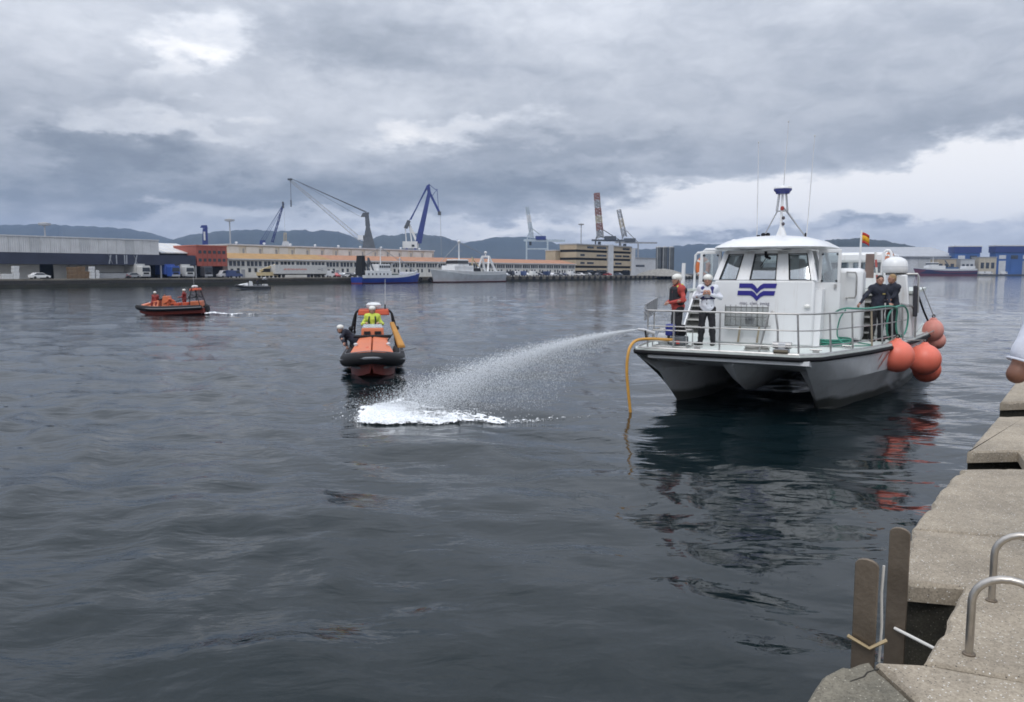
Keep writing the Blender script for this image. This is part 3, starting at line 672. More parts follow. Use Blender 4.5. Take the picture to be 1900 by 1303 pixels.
# white warehouse with a navy canopy
s0, s1 = span(-150, 300, 15); Lw = s1-s0; T = QT('warehouse', 'long low white warehouse with ribbed upper wall and navy fascia', 'warehouse', s0, 15)
MB().box(0, .3, 6, Lw, 45, 9.9).box(0, .3, 0, Lw, 45, 6).build('wall', clad2, T, smooth=False)
npan = 24
for i in range(npan):
    pm = MB(); x0 = Lw*i/npan+.04; x1 = Lw*(i+1)/npan-.04
    k = 9
    pm.loft([[(x0+(x1-x0)*j/k, (-.06 if j % 2 else .06), z) for j in range(k+1)] for z in (6.2, 10.0+(.15 if i % 5 == 0 else 0))], closed=False)
    pm.build('cladding_panel', clad if (i*7) % 5 else clad2, T, smooth=False)
MB().box(-.1, -.15, 10.0, Lw+.1, 46, 10.28).build('roof', lgrey, T, smooth=False)
L2 = sp(366, 11)-s0
fas = MB().box(0, -4.3, 3.45, L2, .0, 6.15).build('fascia', navy, T, smooth=False)
lm = MB(); pale = mat('faded_white_lettering', (.30, .32, .36), .7, var=.2, scale=1)
for a, b_ in ((207, 213), (211, 207), (221, 221), (236, 236), (240, 239.5), (253, 259), (259, 255)):     # faint worn strokes, no longer legible
    lm.bar((sp(a, 10.7)-s0, -4.34, 5.95), (sp(b_, 10.7)-s0, -4.34, 3.65), .28, .05)
lm.build('lettering', pale, fas, smooth=False)
wl = MB()
for a, b_, h in ((-140, -20, 3.4), (-15, 78, 3.4), (104, 132, 3.4), (133, 250, 3.4)):
    wl.box(sp(a, 15)-s0, -.05, 0 if a != 133 else .9, sp(b_, 15)-s0, .25, h)
wl.build('lower_wall', white, T, smooth=False)
for a, b_ in ((79, 103), (252, 300)):
    MB().box(sp(a, 15)-s0, -.03, 0, sp(b_, 15)-s0, .27, 3.42).build('loading_door', dark, T, smooth=False)
for a in (302, 334, 366):
    MB().box(sp(a, 11)-s0-.15, -4.2, 0, sp(a, 11)-s0+.15, -3.8, 3.45).build('column', grey, T, smooth=False)

# lower pale shed between the warehouse and the red office
a0, a1 = span(302, 381, 16); T = QT('shed', 'pale sloping roofed shed between the white warehouse and the red office', 'shed', a0, 16.2)
W = a1-a0
MB().box(0, 0, 0, W, 30, 7.0).build('wall', dark, T, smooth=False)
nb = 9
for i in range(nb):
    MB().hexa([(W*i/nb+.05, -.6, 6.7), (W*(i+1)/nb-.05, -.6, 6.7), (W*(i+1)/nb-.05, 14, 9.7), (W*i/nb+.05, 14, 9.7)],
              [(W*i/nb+.05, -.6, 7.0), (W*(i+1)/nb-.05, -.6, 7.0), (W*(i+1)/nb-.05, 14, 10.0), (W*i/nb+.05, 14, 10.0)]).build('roof_sheet', white if i % 2 else lgrey, T, smooth=False)

# red office box
a0, a1 = span(369, 425, 11); W = a1-a0
T = QT('office', 'brick red office box with two rows of dark square windows', 'office', a0, 11)
z0, z1 = qz(396, 494, 11)-1.9, qz(396, 457, 11)-1.9
MB().box(0, 0, z0, W, 12, z1).build('wall', redp, T, smooth=False)
MB().box(.5, 1.5, 0, W-.5, 12, z0).build('ground_floor', dark, T, smooth=False)
MB().box(-.15, -.15, z1, W+.15, 12, z1+.25).build('roof', mat('red_trim', (.5, .16, .1), .6), T, smooth=False)
wme = MB().box(-.42, -.05, -.42, .42, .02, .42).build('window', gls, T, smooth=False); first = True
for r in range(2):
    for c in range(6):
        o = wme if first else wme.copy()
        if not first: SC.collection.objects.link(o); o.parent = T
        first = False; o.location = (1.0+c*(W-2.0)/5, -.02, z0+(z1-z0)*(.30+.40*r))
for c in range(7):
    if c in (0, 6): continue
    MB().box(.45+c*(W-.9)/6-.07, -.12, z0, .45+c*(W-.9)/6+.07, 0, z1).build('mullion', redp, T, smooth=False)
MB().box(W*.28, 1.46, 0, W*.42, 1.52, 2.2).build('door', grey, T, smooth=False)

# long two storey quay building
a0, a1 = span(426, 1066, 15); Lb = a1-a0; T = QT('quay_building', 'long white two storey building with orange roof along the far quay', 'building', a0, 15)
ez = 5.6
MB().box(0, 0, 0, Lb, 14, ez).build('wall', white, T, smooth=False)
cut = sp(617, 15)-a0
MB().side([(-.7, ez), (8, ez+1.8), (15, ez), (15, ez-.15), (-.7, ez-.15)], cut, Lb+.5).build('roof', tile_o, T, smooth=False)
MB().side([(-.7, ez), (8, ez+1.8), (15, ez), (15, ez-.15), (-.7, ez-.15)], -.3, cut-.05).build('roof', ochre, T, smooth=False, label='ochre left end of the roof')
MB().box(-.3, -.75, ez-.32, Lb+.5, -.6, ez-.02).build('gutter', lgrey, T, smooth=False)
wU = MB().box(-.5, -.04, -.72, .5, .04, .72).mesh('window', gls, False); wL = MB().box(-.45, -.04, -.6, .45, .04, .6).mesh('window', gls, False)
sill = MB().box(-2.75, -.14, -.08, 2.75, .0, .06).mesh('sill', lgrey, False)
ng = 31; pit = Lb/ng
for i in range(ng):
    x = pit*(i+.5)
    for q in range(4):
        o = link('window', wU, T); o.location = (x+(-1.95, -.72, .55, 1.9)[q]*pit/5.9*1.05, -.01, 4.15)
    o = link('sill', sill, T); o.location = (x, -.0, 3.32)
    for q in range(2):
        o = link('window', wL, T); o.location = (x+(-1.7, .4)[q], -.01, 2.2 if (i+q) % 3 else 2.0)
    if i % 2 == 0: MB().box(x+1.4, -.06, 0, x+2.6, .05, 2.4).build('door', (grey, navy, beige)[i % 3], T, smooth=False)
for i in range(ng+1):
    MB().box(pit*i-.14, -.12, 0, pit*i+.14, .0, ez-.3).build('pilaster', white, T, smooth=False)
# higher cream hall behind it
b0, b1 = span(426, 806, 27); Lh = b1-b0; T = QT('hall', 'pale cream panelled hall rising behind the orange roof', 'hall', b0, 27)
zt = 9.9
MB().box(0, 0, 0, Lh, 40, zt).build('wall', cream, T, smooth=False)
nb = 15
for i in range(nb):
    x0 = Lh*i/nb; MB().box(x0+.35, -.25, 6.0, x0+Lh/nb*(.80 if i % 3 else .62), .0, zt-.35).build('wall_panel', white, T, smooth=False)
    if 1: MB().box(x0+Lh/nb*.86, -.12, 6.4, x0+Lh/nb*.96, .0, zt-1).build('louvre', grey, T, smooth=False)
MB().box(-.2, -.5, zt, Lh+.2, 40.2, zt+.4).build('roof', lgrey, T, smooth=False)
for i in range(9): MB().lathe([(.35, 0), (.35, .5), (.5, .55), (.3, .9)], (Lh*(i+.5)/9, 3, zt+.4), 8).build('roof_vent', lgrey, T)

# brown banded building with pale stair towers
a0, a1 = span(1069, 1173, 20); Wb = a1-a0; T = QT('car_park', 'brown and tan banded four storey building with pale vertical stair towers', 'building', a0, 20)
zt = qz(1120, 455, 20)-1.9; fl = zt/4
MB().box(0, .6, 0, Wb, 9.6, zt-.4).build('wall', dark, T, smooth=False)
for i in range(4):
    z = fl*i+.9 if i else 2.3
    MB().box(-.2, 0, z+.2, Wb*.52, 9.8, fl*(i+1)-.12).build('band', tan, T, smooth=False); MB().box(Wb*.62, .05, z+.2, Wb*.965, 9.8, fl*(i+1)-.12).build('band', tan, T, smooth=False)
    for x0, x1 in ((.06, .13), (.17, .28), (.33, .5), (.66, .78), (.80, .93)):
        if (i*5+int(x0*50)) % 3: MB().box(Wb*x0, -.05, fl*(i+1)-fl*.52, Wb*x1, .03, fl*(i+1)-fl*.26).build('window', gls, T, smooth=False)
MB().box(Wb*.525, -.5, 0, Wb*.615, 8, zt+.4).build('stair_tower', lgrey, T, smooth=False); MB().box(Wb*.965, -.4, 0, Wb*1.03, 8, zt-.8).build('stair_tower', lgrey, T, smooth=False)
MB().box(-.4, -.4, zt-.4, Wb*.96, 10., zt+.1).build('roof', roofm, T, smooth=False)
c0, c1 = span(1030, 1070, 30); T = QT('annex', 'low beige block joined to the left of the brown banded building', 'building', c0, 30)
MB().box(0, 0, 0, c1-c0+2, 6, qz(1050, 466, 30)-1.9).build('wall', tan, T, smooth=False); MB().box(-.3, -.3, qz(1050, 466, 30)-1.9, c1-c0+2, 6.2, qz(1050, 466, 30)-1.5).build('roof', lgrey, T, smooth=False)
c0, c1 = span(1175, 1217, 22); T = QT('grey_shed', 'grey flat shed to the right of the brown banded building', 'shed', c0, 22)
zz = qz(1195, 480, 22)-1.9; MB().box(0, 0, 0, c1-c0, 25, zz).build('wall', lgrey, T, smooth=False); MB().box(-.3, -.3, zz, c1-c0+.3, 25, zz+.5).build('roof', grey, T, smooth=False)
MB().box(2, -.06, zz*.5, 12, .02, zz*.62).build('window', gls, T, smooth=False)
silo_m = mat('dark_silo_steel', (.10, .11, .12), .55, .3, var=.25, scale=.3)
for i, px in enumerate((1222, 1233, 1245)):
    p = at(px, 497, 430); T = thing('silo', ('dark round storage silo at the left of three', 'dark round storage silo in the middle of three', 'dark round storage silo at the right of three')[i], 'silo', (p[0], 430, 1.6), 0, 'silos beyond the brown building')
    h = at(px, 458, 430)[2]-1.6
    MB().lathe([(1.62, 0), (1.62, h-.5)], n=18).build('shell', silo_m, T); MB().lathe([(1.7, h-.5), (1.7, h-.2), (.3, h+.3)], n=18).build('cap', grey, T)
    MB().tube([(-1.1, -1.3, 0), (-1.1, -1.3, h)], .12, 5).build('ladder', lgrey, T)
gp = MB()
P = at(1228, 506, 415)
ringz = []
for r, z in ((9, 0), (6.5, 1.6), (3.6, 2.9), (1, 3.6)):
    ringz.append([(P[0]+1.6*r*cos(a)*(1+.2*random.random()), 415+r*sin(a)*(1+.2*random.random()), 1.6+z*(1+.1*random.random())) for a in np.linspace(0, 2*pi, 15)[:-1]])
gp.loft(ringz); tag(gp.build('gravel_heap', mat('gravel', (.24, .23, .21), .95, var=.3, scale=1.5), fix=True), 'grey gravel heap on the quay in front of the silos', 'heap')

# light masts
for px, py0, py1, t_, lab in ((92, 415, 440, 60, 'thin tall light mast behind the white warehouse'), (432, 408, 460, 60, 'tall light mast with a round head beside the red office'), (1077, 416, 456, 60, 'tall light mast behind the brown banded building')):
    s = sp(px, t_); h = qz(px, py0, t_)-1.9; T = QT('light_mast', lab, 'mast', s, t_, group='light masts in the port')
    MB().tube([(0, 0, 0), (0, 0, h)], [.38, .22], 8).build('pole', grey, T)
    MB().lathe([(.3, h-.7), (1.7, h-.4), (1.7, h+.1), (.4, h+.4)], n=10).build('lamp_head', grey, T)

# ---- cranes
cblue = mat('crane_blue', (.030, .050, .20), .5, var=.15, scale=.5); cdark = mat('crane_dark_grey', (.075, .085, .10), .55, var=.2, scale=.5)
cwhite = mat('crane_white', (.62, .63, .64), .5, var=.1, scale=.5); cpale = mat('crane_pale_blue', (.42, .49, .55), .5, var=.1, scale=.5)
cred = mat('crane_red', (.25, .12, .10), .5, var=.15, scale=.4)
def lattice(mb, p, q, w0, w1, n, r=.14, rd=.09):
    """four chord lattice boom from p to q, tapering from w0 to w1"""
    p = Vector(p); q = Vector(q); d = (q-p).normalized(); up = Vector((0, 1, 0)) if abs(d.y) < .9 else Vector((0, 0, 1))
    a = d.cross(up).normalized(); b = a.cross(d)
    C = lambda f, i: p+(q-p)*f+(a*(1, 1, -1, -1)[i]+b*(1, -1, -1, 1)[i])*(w0+(w1-w0)*f)/2
    for i in range(4): mb.bar(C(0, i), C(1, i), r*2)
    for k in range(n):
        for i in range(4):
            j = (i+1) % 4; f0, f1 = k/n, (k+1)/n
            mb.bar(C(f0, i), C(f1, j), rd*2) if k % 2 else mb.bar(C(f0, j), C(f1, i), rd*2)
            mb.bar(C(f1, i), C(f1, j), rd*1.6)
    return mb
# every crane stands in a vertical plane facing the viewer: CP turns photo position at its distance into that plane
class CP:
    def __init__(s, name, label, px, D, group='port cranes'):
        s.D = D; g = at(px, 500, D); s.x0 = g[0]; s.T = thing(name, label, 'crane', (g[0], D, 1.6), 0, group)
    def __call__(s, px, py, y=0.0):
        w = at(px, py, s.D+y); return (w[0]-s.x0, y, w[2]-1.6)
# 1 mobile harbour crane with long boom
C = CP('harbour_crane', 'dark mobile harbour crane with very long boom and hook', 684, 330)
b = 1.1
MB().hexa([C(672, 461, -1.8), C(697, 461, -1.8), C(697, 461, 1.8), C(672, 461, 1.8)], [C(679, 420, -1.2), C(686, 420, -1.2), C(686, 420, 1.2), C(679, 420, 1.2)]).hexa(
  [C(678, 420, -1.2), C(687, 420, -1.2), C(687, 420, 1.2), C(678, 420, 1.2)], [C(677, 397, -1), C(684, 397, -1), C(684, 397, 1), C(677, 397, 1)]).build('tower', cdark, C.T, smooth=False)
MB().box(*C(655, 530, -5), *C(700, 458, 5)).build('undercarriage', cdark, C.T, smooth=False)
MB().hexa([C(669, 403, -1.2), C(684, 403, -1.2), C(684, 403, 1.2), C(669, 403, 1.2)], [C(673, 395, -1.2), C(685, 394, -1.2), C(685, 394, 1.2), C(673, 395, 1.2)]).build('head', cdark, C.T, smooth=False)
MB().box(*C(664, 445, -1.4), *C(676, 437, 1.4)).build('cab', lgrey, C.T, smooth=False)
lattice(MB(), C(675, 450), C(539, 335), 1.6, .8, 22, .06, .035).build('boom', grey, C.T, smooth=False)
MB().lathe([(1.0, -.3), (1.0, .3)], n=12).build('sheave', cdark, C.T).location = C(538, 333); C.T.children[-1].rotation_euler = (pi/2, 0, 0)
m_ = MB()
for o in (-.5, 0, .5): m_.bar(C(539, 331, o), C(680, 394+o*2, o), .17)
m_.bar(C(560, 341), C(668, 402), .1)
m_.build('stay_cable', cdark, C.T, smooth=False)
MB().bar(C(539, 333), C(540, 371), .14).build('hoist_rope', cdark, C.T, smooth=False)
MB().box(*C(538.6, 371, -.4), *C(541.4, 384, .4)).build('hook_block', cdark, C.T, smooth=False)
# 2 small blue derrick
C = CP('derrick', 'small slender blue derrick left of the long boomed crane', 495, 520)
lattice(MB(), C(505, 450), C(526, 378), 1.2, .7, 12, .12, .07).build('boom', cblue, C.T, smooth=False)
MB().box(*C(523.5, 386, -1), *C(527, 375, 1)).build('boom_head', cdark, C.T, smooth=False)
MB().bar(C(526, 378), C(484, 446), .22).bar(C(525, 384), C(492, 447), .18).bar(C(526, 378), C(488, 447), .15).build('stay_cable', cblue, C.T, smooth=False)
MB().hexa([C(480, 530, -3), C(510, 530, -3), C(510, 530, 3), C(480, 530, 3)], [C(482, 446, -2), C(492, 446, -2), C(492, 446, 2), C(482, 446, 2)]).build('machine_house', cblue, C.T, smooth=False)
MB().bar(C(527, 380), C(529, 440), .1).build('hoist_rope', grey, C.T, smooth=False)
C = CP('tower_crane', 'pale lattice crane tower just behind the cream hall roof', 529, 540)
lattice(MB(), C(529, 530), C(529, 432), 2.2, 1.4, 14, .14, .09).build('mast', beige, C.T, smooth=False); MB().hexa([C(521, 462, -1.5), C(540, 462, -1.5), C(540, 462, 1.5), C(521, 462, 1.5)], [C(525, 448, -1), C(535, 448, -1), C(535, 448, 1), C(525, 448, 1)]).build('housing', lgrey, C.T, smooth=False)
# 3 blue level luffing crane
C = CP('luffing_crane', 'bright blue double jib luffing crane with white machine house', 768, 350)
MB().hexa([C(770, 452, -1.0), C(782, 452, -1.0), C(782, 452, 1.0), C(770, 452, 1.0)], [C(793.5, 356, -.5), C(800, 356, -.5), C(800, 356, .5), C(793.5, 356, .5)]).build('boom', cblue, C.T, smooth=False)
MB().hexa([C(791, 345, -.5), C(797, 341, -.5), C(797, 341, .5), C(791, 345, .5)], [C(795, 366, -.5), C(800, 362, -.5), C(800, 362, .5), C(795, 366, .5)]).bar(C(797, 357), C(816, 396), 1.0).build('jib', cblue, C.T, smooth=False)
MB().box(*C(812.5, 399, -.8), *C(818.5, 393, .8)).build('jib_head', cdark, C.T, smooth=False)
MB().bar(C(797, 343), C(808, 352), .22).bar(C(808, 352), C(812, 352), .22).bar(C(811, 352), C(814, 392), .2).bar(C(800, 366), C(810, 353), .2).build('jib_stay', cblue, C.T, smooth=False)
MB().bar(C(793, 345), C(762, 408), .5).bar(C(793, 349), C(757, 414), .3).build('tie_bar', cblue, C.T, smooth=False)
MB().hexa([C(749, 423, -1.2), C(756, 425, -1.2), C(756, 425, 1.2), C(749, 423, 1.2)], [C(756, 408, -1.2), C(762, 411, -1.2), C(762, 411, 1.2), C(756, 408, 1.2)]).build('counterweight', cdark, C.T, smooth=False)
MB().bar(C(757, 412), C(775, 452), 1.0).bar(C(752, 422), C(754, 452), .4).bar(C(763, 432), C(772, 432), .4).bar(C(760, 420), C(764, 450), .5).build('a_frame', cwhite, C.T, smooth=False)
MB().box(*C(747, 461, -3), *C(777, 449, 3)).build('machine_house', cwhite, C.T, smooth=False)
MB().box(*C(764, 458, -3.1), *C(769, 454, -2.9)).build('window', gls, C.T, smooth=False)
m_ = MB()
for px in (748, 778):
    for y in (-5, 5): m_.bar(C(px, 530, y), C((px+762)/2, 461, y*.5), 1.0)
m_.build('portal_leg', cblue, C.T, smooth=False); MB().bar(C(817, 398), C(819, 475), .13).build('hoist_rope', grey, C.T, smooth=False)
# 4 dark blue funnel like crane house by the red office
C = CP('crane_post', 'thick dark blue crane post above the pale shed roof', 379, 300)
MB().hexa([C(374, 530, -1.6), C(389, 530, -1.6), C(389, 530, 1.6), C(374, 530, 1.6)], [C(376, 424, -1.4), C(385, 424, -1.4), C(385, 424, 1.4), C(376, 424, 1.4)]).build('post', cblue, C.T, smooth=False)
MB().hexa([C(371, 422.5, -1.5), C(386, 425, -1.5), C(386, 425, 1.5), C(371, 422.5, 1.5)], [C(374, 418, -1.5), C(384, 418, -1.5), C(384, 418, 1.5), C(374, 418, 1.5)]).build('head', cblue, C.T, smooth=False)
MB().box(*C(378, 446, -1.75), *C(381, 430, -1.55)).build('ladder', lgrey, C.T, smooth=False)
# 5 and 6 container cranes with raised booms
def sts(C, legx, gy, gx0, gx1, boom, bm, hx, mm, bw_=4.6, br_=.42):
    m_ = MB()
    for px in legx:
        for y in (-7, 7): m_.bar(C(px, 530, y), C(px, gy, y), 1.1)
    m_.bar(C(legx[0], 462, -7), C(legx[1], 462, -7), .9); m_.bar(C(legx[0], 462, 7), C(legx[1], 462, 7), .9)
    m_.build('portal_leg', mm, C.T, smooth=False)
    m_ = MB(); m_.bar(C(gx0, gy, -3), C(gx1, gy+1, -3), 1.0, 1.5); m_.bar(C(gx0, gy, 3), C(gx1, gy+1, 3), 1.0, 1.5)
    for k in range(9): m_.bar(C(gx0+(gx1-gx0)*k/8, gy, -3), C(gx0+(gx1-gx0)*k/8, gy, 3), .5)
    m_.build('girder', mm, C.T, smooth=False)
    segs = len(bm); (bx0, by0), (bx1, by1) = boom
    for k, mt in enumerate(bm):
        f0, f1 = k/segs, (k+1)/segs-.01; mb = MB()
        lattice(mb, C(bx0+(bx1-bx0)*f0, by0+(by1-by0)*f0), C(bx0+(bx1-bx0)*f1, by0+(by1-by0)*f1), bw_*(1-.2*f0), bw_*(1-.2*f1), 4, br_, br_*.6); mb.build('boom_section', mt, C.T, smooth=False)
    MB().box(*C(hx-9, gy-1, -4), *C(hx+9, gy-7, 4)).build('machine_house', cblue if mm is cpale else cdark, C.T, smooth=False)
    ax = legx[0]+4
    MB().bar(C(legx[0], gy, 0), C(ax+4, gy-22, 0), .8).bar(C(legx[1], gy, 0), C(ax+6, gy-22, 0), .6).bar(C(ax+5, gy-22, 0), C(bx1-(bx1-bx0)*.4, by1-(by1-by0)*.4, 0), .3).build('apex_frame', mm, C.T, smooth=False)
    MB().box(*C(legx[0]+5, gy+9, -2), *C(legx[0]+9, gy+3, 2)).build('cab', cdark, C.T, smooth=False)
C = CP('container_crane', 'pale blue container crane with raised boom left of the brown building', 993, 560)
sts(C, (977, 1016), 446, 972, 1048, ((987, 442), (978, 384)), (cpale, cpale, cwhite, cpale), 1003, cpale, 2.6, .26)
C = CP('container_crane', 'container crane with a tall red and white raised boom above the brown building', 1125, 640)
sts(C, (1105, 1150), 446, 1098, 1175, ((1114, 442), (1107, 358)), (grey, cred, beige, cred, grey, cred), 1132, cdark)
C = CP('container_crane', 'container crane with a plain grey raised boom behind the red and white one', 1165, 700)
sts(C, (1152, 1184), 450, 1142, 1219, ((1159, 440), (1148, 389)), (grey, beige, grey), 1168, grey, 3.6, .34)

# ---- vehicles
tyre = mat('tyre', (.02, .02, .02), .85)
def vehicle_wheels(T, xs, w, r):
    for x in xs:
        for y in (-w, w):
            MB().tube([(x, y-.1, r), (x, y+.1, r)], r, 12).build('wheel', tyre, T)
def car(label, col, s, t_, rz, group='cars parked on the far quay', van=False):
    T = QT('parked_car', label, 'van' if van else 'car', s, t_, 1.9, rz, group); pm = mat('car_'+'_'.join('%d' % (c*100) for c in col), col, .3, coat=.5, var=.04)
    if van:
        body = [(-2.4, .35), (2.4, .35), (2.45, .95), (1.75, 1.2), (1.25, 2.1), (-2.35, 2.15), (-2.45, .9)]; g = [(1.2, 1.3), (1.62, 1.25), (1.2, 1.95), (.3, 1.98), (.3, 1.3)]
    else:
        body = [(-2.1, .3), (2.1, .3), (2.15, .72), (1.2, .92), (.45, 1.42), (-1.0, 1.45), (-1.75, .98), (-2.15, .9)]; g = [(-1.55, .95), (1.05, .93), (.42, 1.33), (-.95, 1.36)]
    MB().wall(body, -.86, .86).build('body', pm, T, smooth=False, bevel=.06)
    MB().wall(g, -.875, .875).build('window', gls, T, smooth=False)
    vehicle_wheels(T, (-1.35, 1.35), .78, .32); return T
car('white hatchback parked by the warehouse loading door', (.72, .72, .72), sp(77, 6), 6, .1)
car('red car parked in front of the warehouse dark bays', (.45, .04, .04), sp(229, 9), 9, 0)
car('small grey car parked near the open bays', (.25, .26, .28), sp(247, 9), 9, pi)
car('dark blue van parked beneath the red office', (.03, .05, .14), sp(436, 8), 8, 0, van=True)
car('pale silver van parked right of the red office', (.5, .5, .52), sp(421, 9), 9, pi, van=True)
rowc = [(612, (.72, .72, .72), 'white van beside the semi trailer', True), (624, (.42, .05, .05), 'red car behind the white van', False), (633, (.30, .31, .33), 'grey car between red car and black car', False), (641, (.7, .7, .7), 'white car near the blue fishing boat stern', False), (652, (.03, .03, .035), 'black car nearest the blue fishing boat', False), (664, (.68, .68, .7), 'white car hidden partly by the blue fishing boat', False),
        (930, (.7, .7, .71), 'white car just right of the white trawler', False), (939, (.40, .42, .45), 'silver car second right of the white trawler', False), (948, (.03, .035, .05), 'black van in the row right of the white trawler', True), (957, (.7, .7, .7), 'white van next to the black van', True), (968, (.05, .08, .2), 'navy van in the middle of the quay row', True), (979, (.66, .66, .66), 'pale car right of the navy van', False),
        (990, (.72, .72, .7), 'white van in the middle of the quay row', True), (1003, (.06, .06, .08), 'dark car left of the last vans', False), (1014, (.03, .05, .12), 'dark blue van near the end of the row', True), (1026, (.6, .6, .62), 'silver car near the brown building', False), (1037, (.2, .21, .23), 'grey car near the brown building', False), (1049, (.05, .06, .1), 'dark car at the corner of the orange roofed building', False),
        (1060, (.72, .72, .72), 'white van at the corner of the orange roofed building', True), (1078, (.68, .68, .7), 'white car in front of the brown building', False), (1092, (.32, .33, .35), 'grey car in front of the brown building', False), (1108, (.05, .05, .06), 'black car in front of the brown building', False), (1128, (.3, .05, .05), 'dark red car in front of the brown building', False), (1150, (.1, .12, .16), 'dark car by the stair tower of the brown building', False)]
for i, (px, col, lab, vn) in enumerate(rowc): car(lab, col, sp(px, 8), 8+(i % 3)*.5, (pi/2 if i % 3 else .1)+(pi if i % 2 else 0), van=vn)
def truck(label, col, box, s, t_, rz):
    T = QT('truck', label, 'truck', s, t_, 1.9, rz, 'lorries backed into the dark bays'); pm = mat('truck_'+'_'.join('%d' % (c*100) for c in col), col, .4, coat=.3, var=.05)
    MB().wall([(-1.25, .5), (1.25, .5), (1.25, 2.9), (1.05, 3.25), (-1.05, 3.25), (-1.25, 2.9)], -1.1, 1.1).build('cab', pm, T, smooth=False, bevel=.08)
    MB().wall([(-1.1, 1.7), (1.1, 1.7), (1.02, 2.75), (-1.02, 2.75)], -1.14, -1.0).build('windscreen', gls, T, smooth=False)
    MB().box(-1.2, -1.16, .45, 1.2, -1.05, .95).build('bumper', grey, T, smooth=False); MB().box(-.8, -1.13, 1.05, .8, -1.06, 1.5).build('grille', dark, T, smooth=False)
    MB().box(-1.28, 1.2, 1.0, 1.28, 9, 3.7).build('cargo_box', box, T, smooth=False)
    for y in (-.2, 4.5, 7.5):
        for x in (-1.05, 1.05): MB().tube([(x-.13, y, .5), (x+.13, y, .5)], .5, 12).build('wheel', tyre, T)
tw = mat('truck_white_box', (.52, .52, .51), .5)
truck('white lorry with a tall box in the first dark bay', (.55, .55, .54), tw, sp(270, 9), 9, .15)
truck('blue lorry in the second dark bay', (.03, .08, .32), mat('truck_blue_box', (.05, .1, .36), .5), sp(325, 9), 9, .1)
truck('white lorry to the right of the blue lorry', (.55, .56, .55), tw, sp(352, 9), 9, 0)
truck('dark tractor unit under the red office overhang', (.06, .06, .07), dark, sp(386, 10), 10, 0)
# semi trailer
a0, a1 = span(508, 604, 6); T = QT('semi_trailer', 'long white semi trailer with faint red lettering parked along the quay', 'trailer', (a0+a1)/2, 6)
Lt = (a1-a0)/2
MB().box(-Lt, -1.25, 1.1, Lt, 1.25, 3.75).build('box', tw, T, smooth=False, bevel=.05); MB().box(-Lt+.3, -1.1, .8, Lt-.3, 1.1, 1.1).build('chassis', dark, T, smooth=False)
for x in (Lt-1.5, Lt-2.8, Lt-4.1, -Lt+3):
    for y in (-1.0, 1.0): MB().tube([(x, y-.15, .5), (x, y+.15, .5)], .5, 12).build('wheel', tyre, T)
mm = MB(); rl = mat('faded_red_lettering', (.50, .20, .16), .6, var=.2)
for k in range(17):                                                 # a word worn past reading: short strokes in one line
    x = -Lt*.68+k*Lt*.052; mm.box(x, -1.275, 2.2+.05*(k % 3), x+Lt*.034, -1.25, 2.62+.1*((k*5) % 2))
mm.build('lettering', rl, T, smooth=False)
mm = MB()
mm.tube([(Lt*.79+.42*cos(a), -1.27, 2.45+.28*sin(a)) for a in np.linspace(0, 2*pi, 13)[:-1]], .05, 5, closed=True); mm.box(Lt*.62, -1.27, 2.35, Lt*.72, -1.25, 2.6); mm.build('emblem', mat('emblem_grey', (.22, .22, .25), .6), T)
# cream mobile crane truck beside the trailer
T = QT('crane_truck', 'cream mobile crane truck with folded boom left of the white trailer', 'truck', sp(499, 7), 7)
cy_ = mat('cream_paint', (.52, .42, .24), .5); MB().box(-3, -1.2, .6, 2.8, 1.2, 1.6).build('chassis', cy_, T, smooth=False); MB().wall([(1.2, 1.6), (2.8, 1.6), (2.6, 3.0), (1.3, 3.0)], -1.15, 1.15).build('cab', cy_, T, smooth=False)
MB().bar((-2.6, 0, 2.0), (2.6, 0, 3.7), .55).build('boom', cy_, T, smooth=False); MB().box(-1.6, -1, 1.6, .2, 1, 2.6).build('turret', dark, T, smooth=False)
vehicle_wheels(T, (-2.2, -.9, 1.9), 1.05, .5)
# goods stacked on the apron
crate_m = mat('brown_crate_wood', (.16, .105, .06), .85, var=.3, scale=1.2); tub = mat('pale_fish_tub', (.56, .57, .58), .6, var=.1)
def crate_stack(label, px, t_, w, d_, h, n, m_, group):
    s = sp(px, t_)
    for k in range(n):
        T = QT('crate', label[k], 'crate', s+(.05 if k % 2 else -.04), t_, 1.9+k*h, random.uniform(-.04, .04), group)
        MB().box(-w/2, -d_/2, .08, w/2, d_/2, h-.04).build('body', m_, T, smooth=False)
        for y in (-d_/2+.1, d_/2-.1): MB().box(-w/2, y-.1, 0, w/2, y+.1, .08).build('skid', m_, T, smooth=False)
        MB().box(-w/2-.03, -d_/2-.03, h*.45, w/2+.03, d_/2+.03, h*.55).build('band', m_, T, smooth=False)
ordn = ['bottom', 'second', 'third', 'top']
for px, n_, hh, ww, nmx in ((137, 3, .95, 1.7, 'left'), (146, 3, .95, 1.6, 'middle left'), (154, 3, 1.0, 1.5, 'middle right'), (162, 2, .9, 1.3, 'right')):
    crate_stack(['%s brown crate of the %s stack against the warehouse wall' % (ordn[k], nmx) for k in range(n_)], px, 9, ww, 1.4, hh, n_, crate_m, 'brown crates against the warehouse')
for px, n_, hh, ww, nmx in ((33, 4, .75, 1.2, 'tall pale stack left of the white car'), (174, 4, .75, 1.0, 'tall pale stack beside the brown crates'), (183, 3, .7, .8, 'lower pale stack beside the brown crates'), (12, 2, .6, 1.2, 'low pale stack at the picture edge'), (22, 2, .6, 1.0, 'low pale stack second from the picture edge')):
    crate_stack(['%s white fish tub of the %s' % (ordn[k] if k < n_-1 else 'topmost', nmx) for k in range(n_)], px, 8, ww, 1.2, hh, n_, tub, 'white fish tubs stacked on the quay')
T = QT('skip', 'low dark open skip in front of the warehouse bays', 'skip', sp(208, 9), 9)
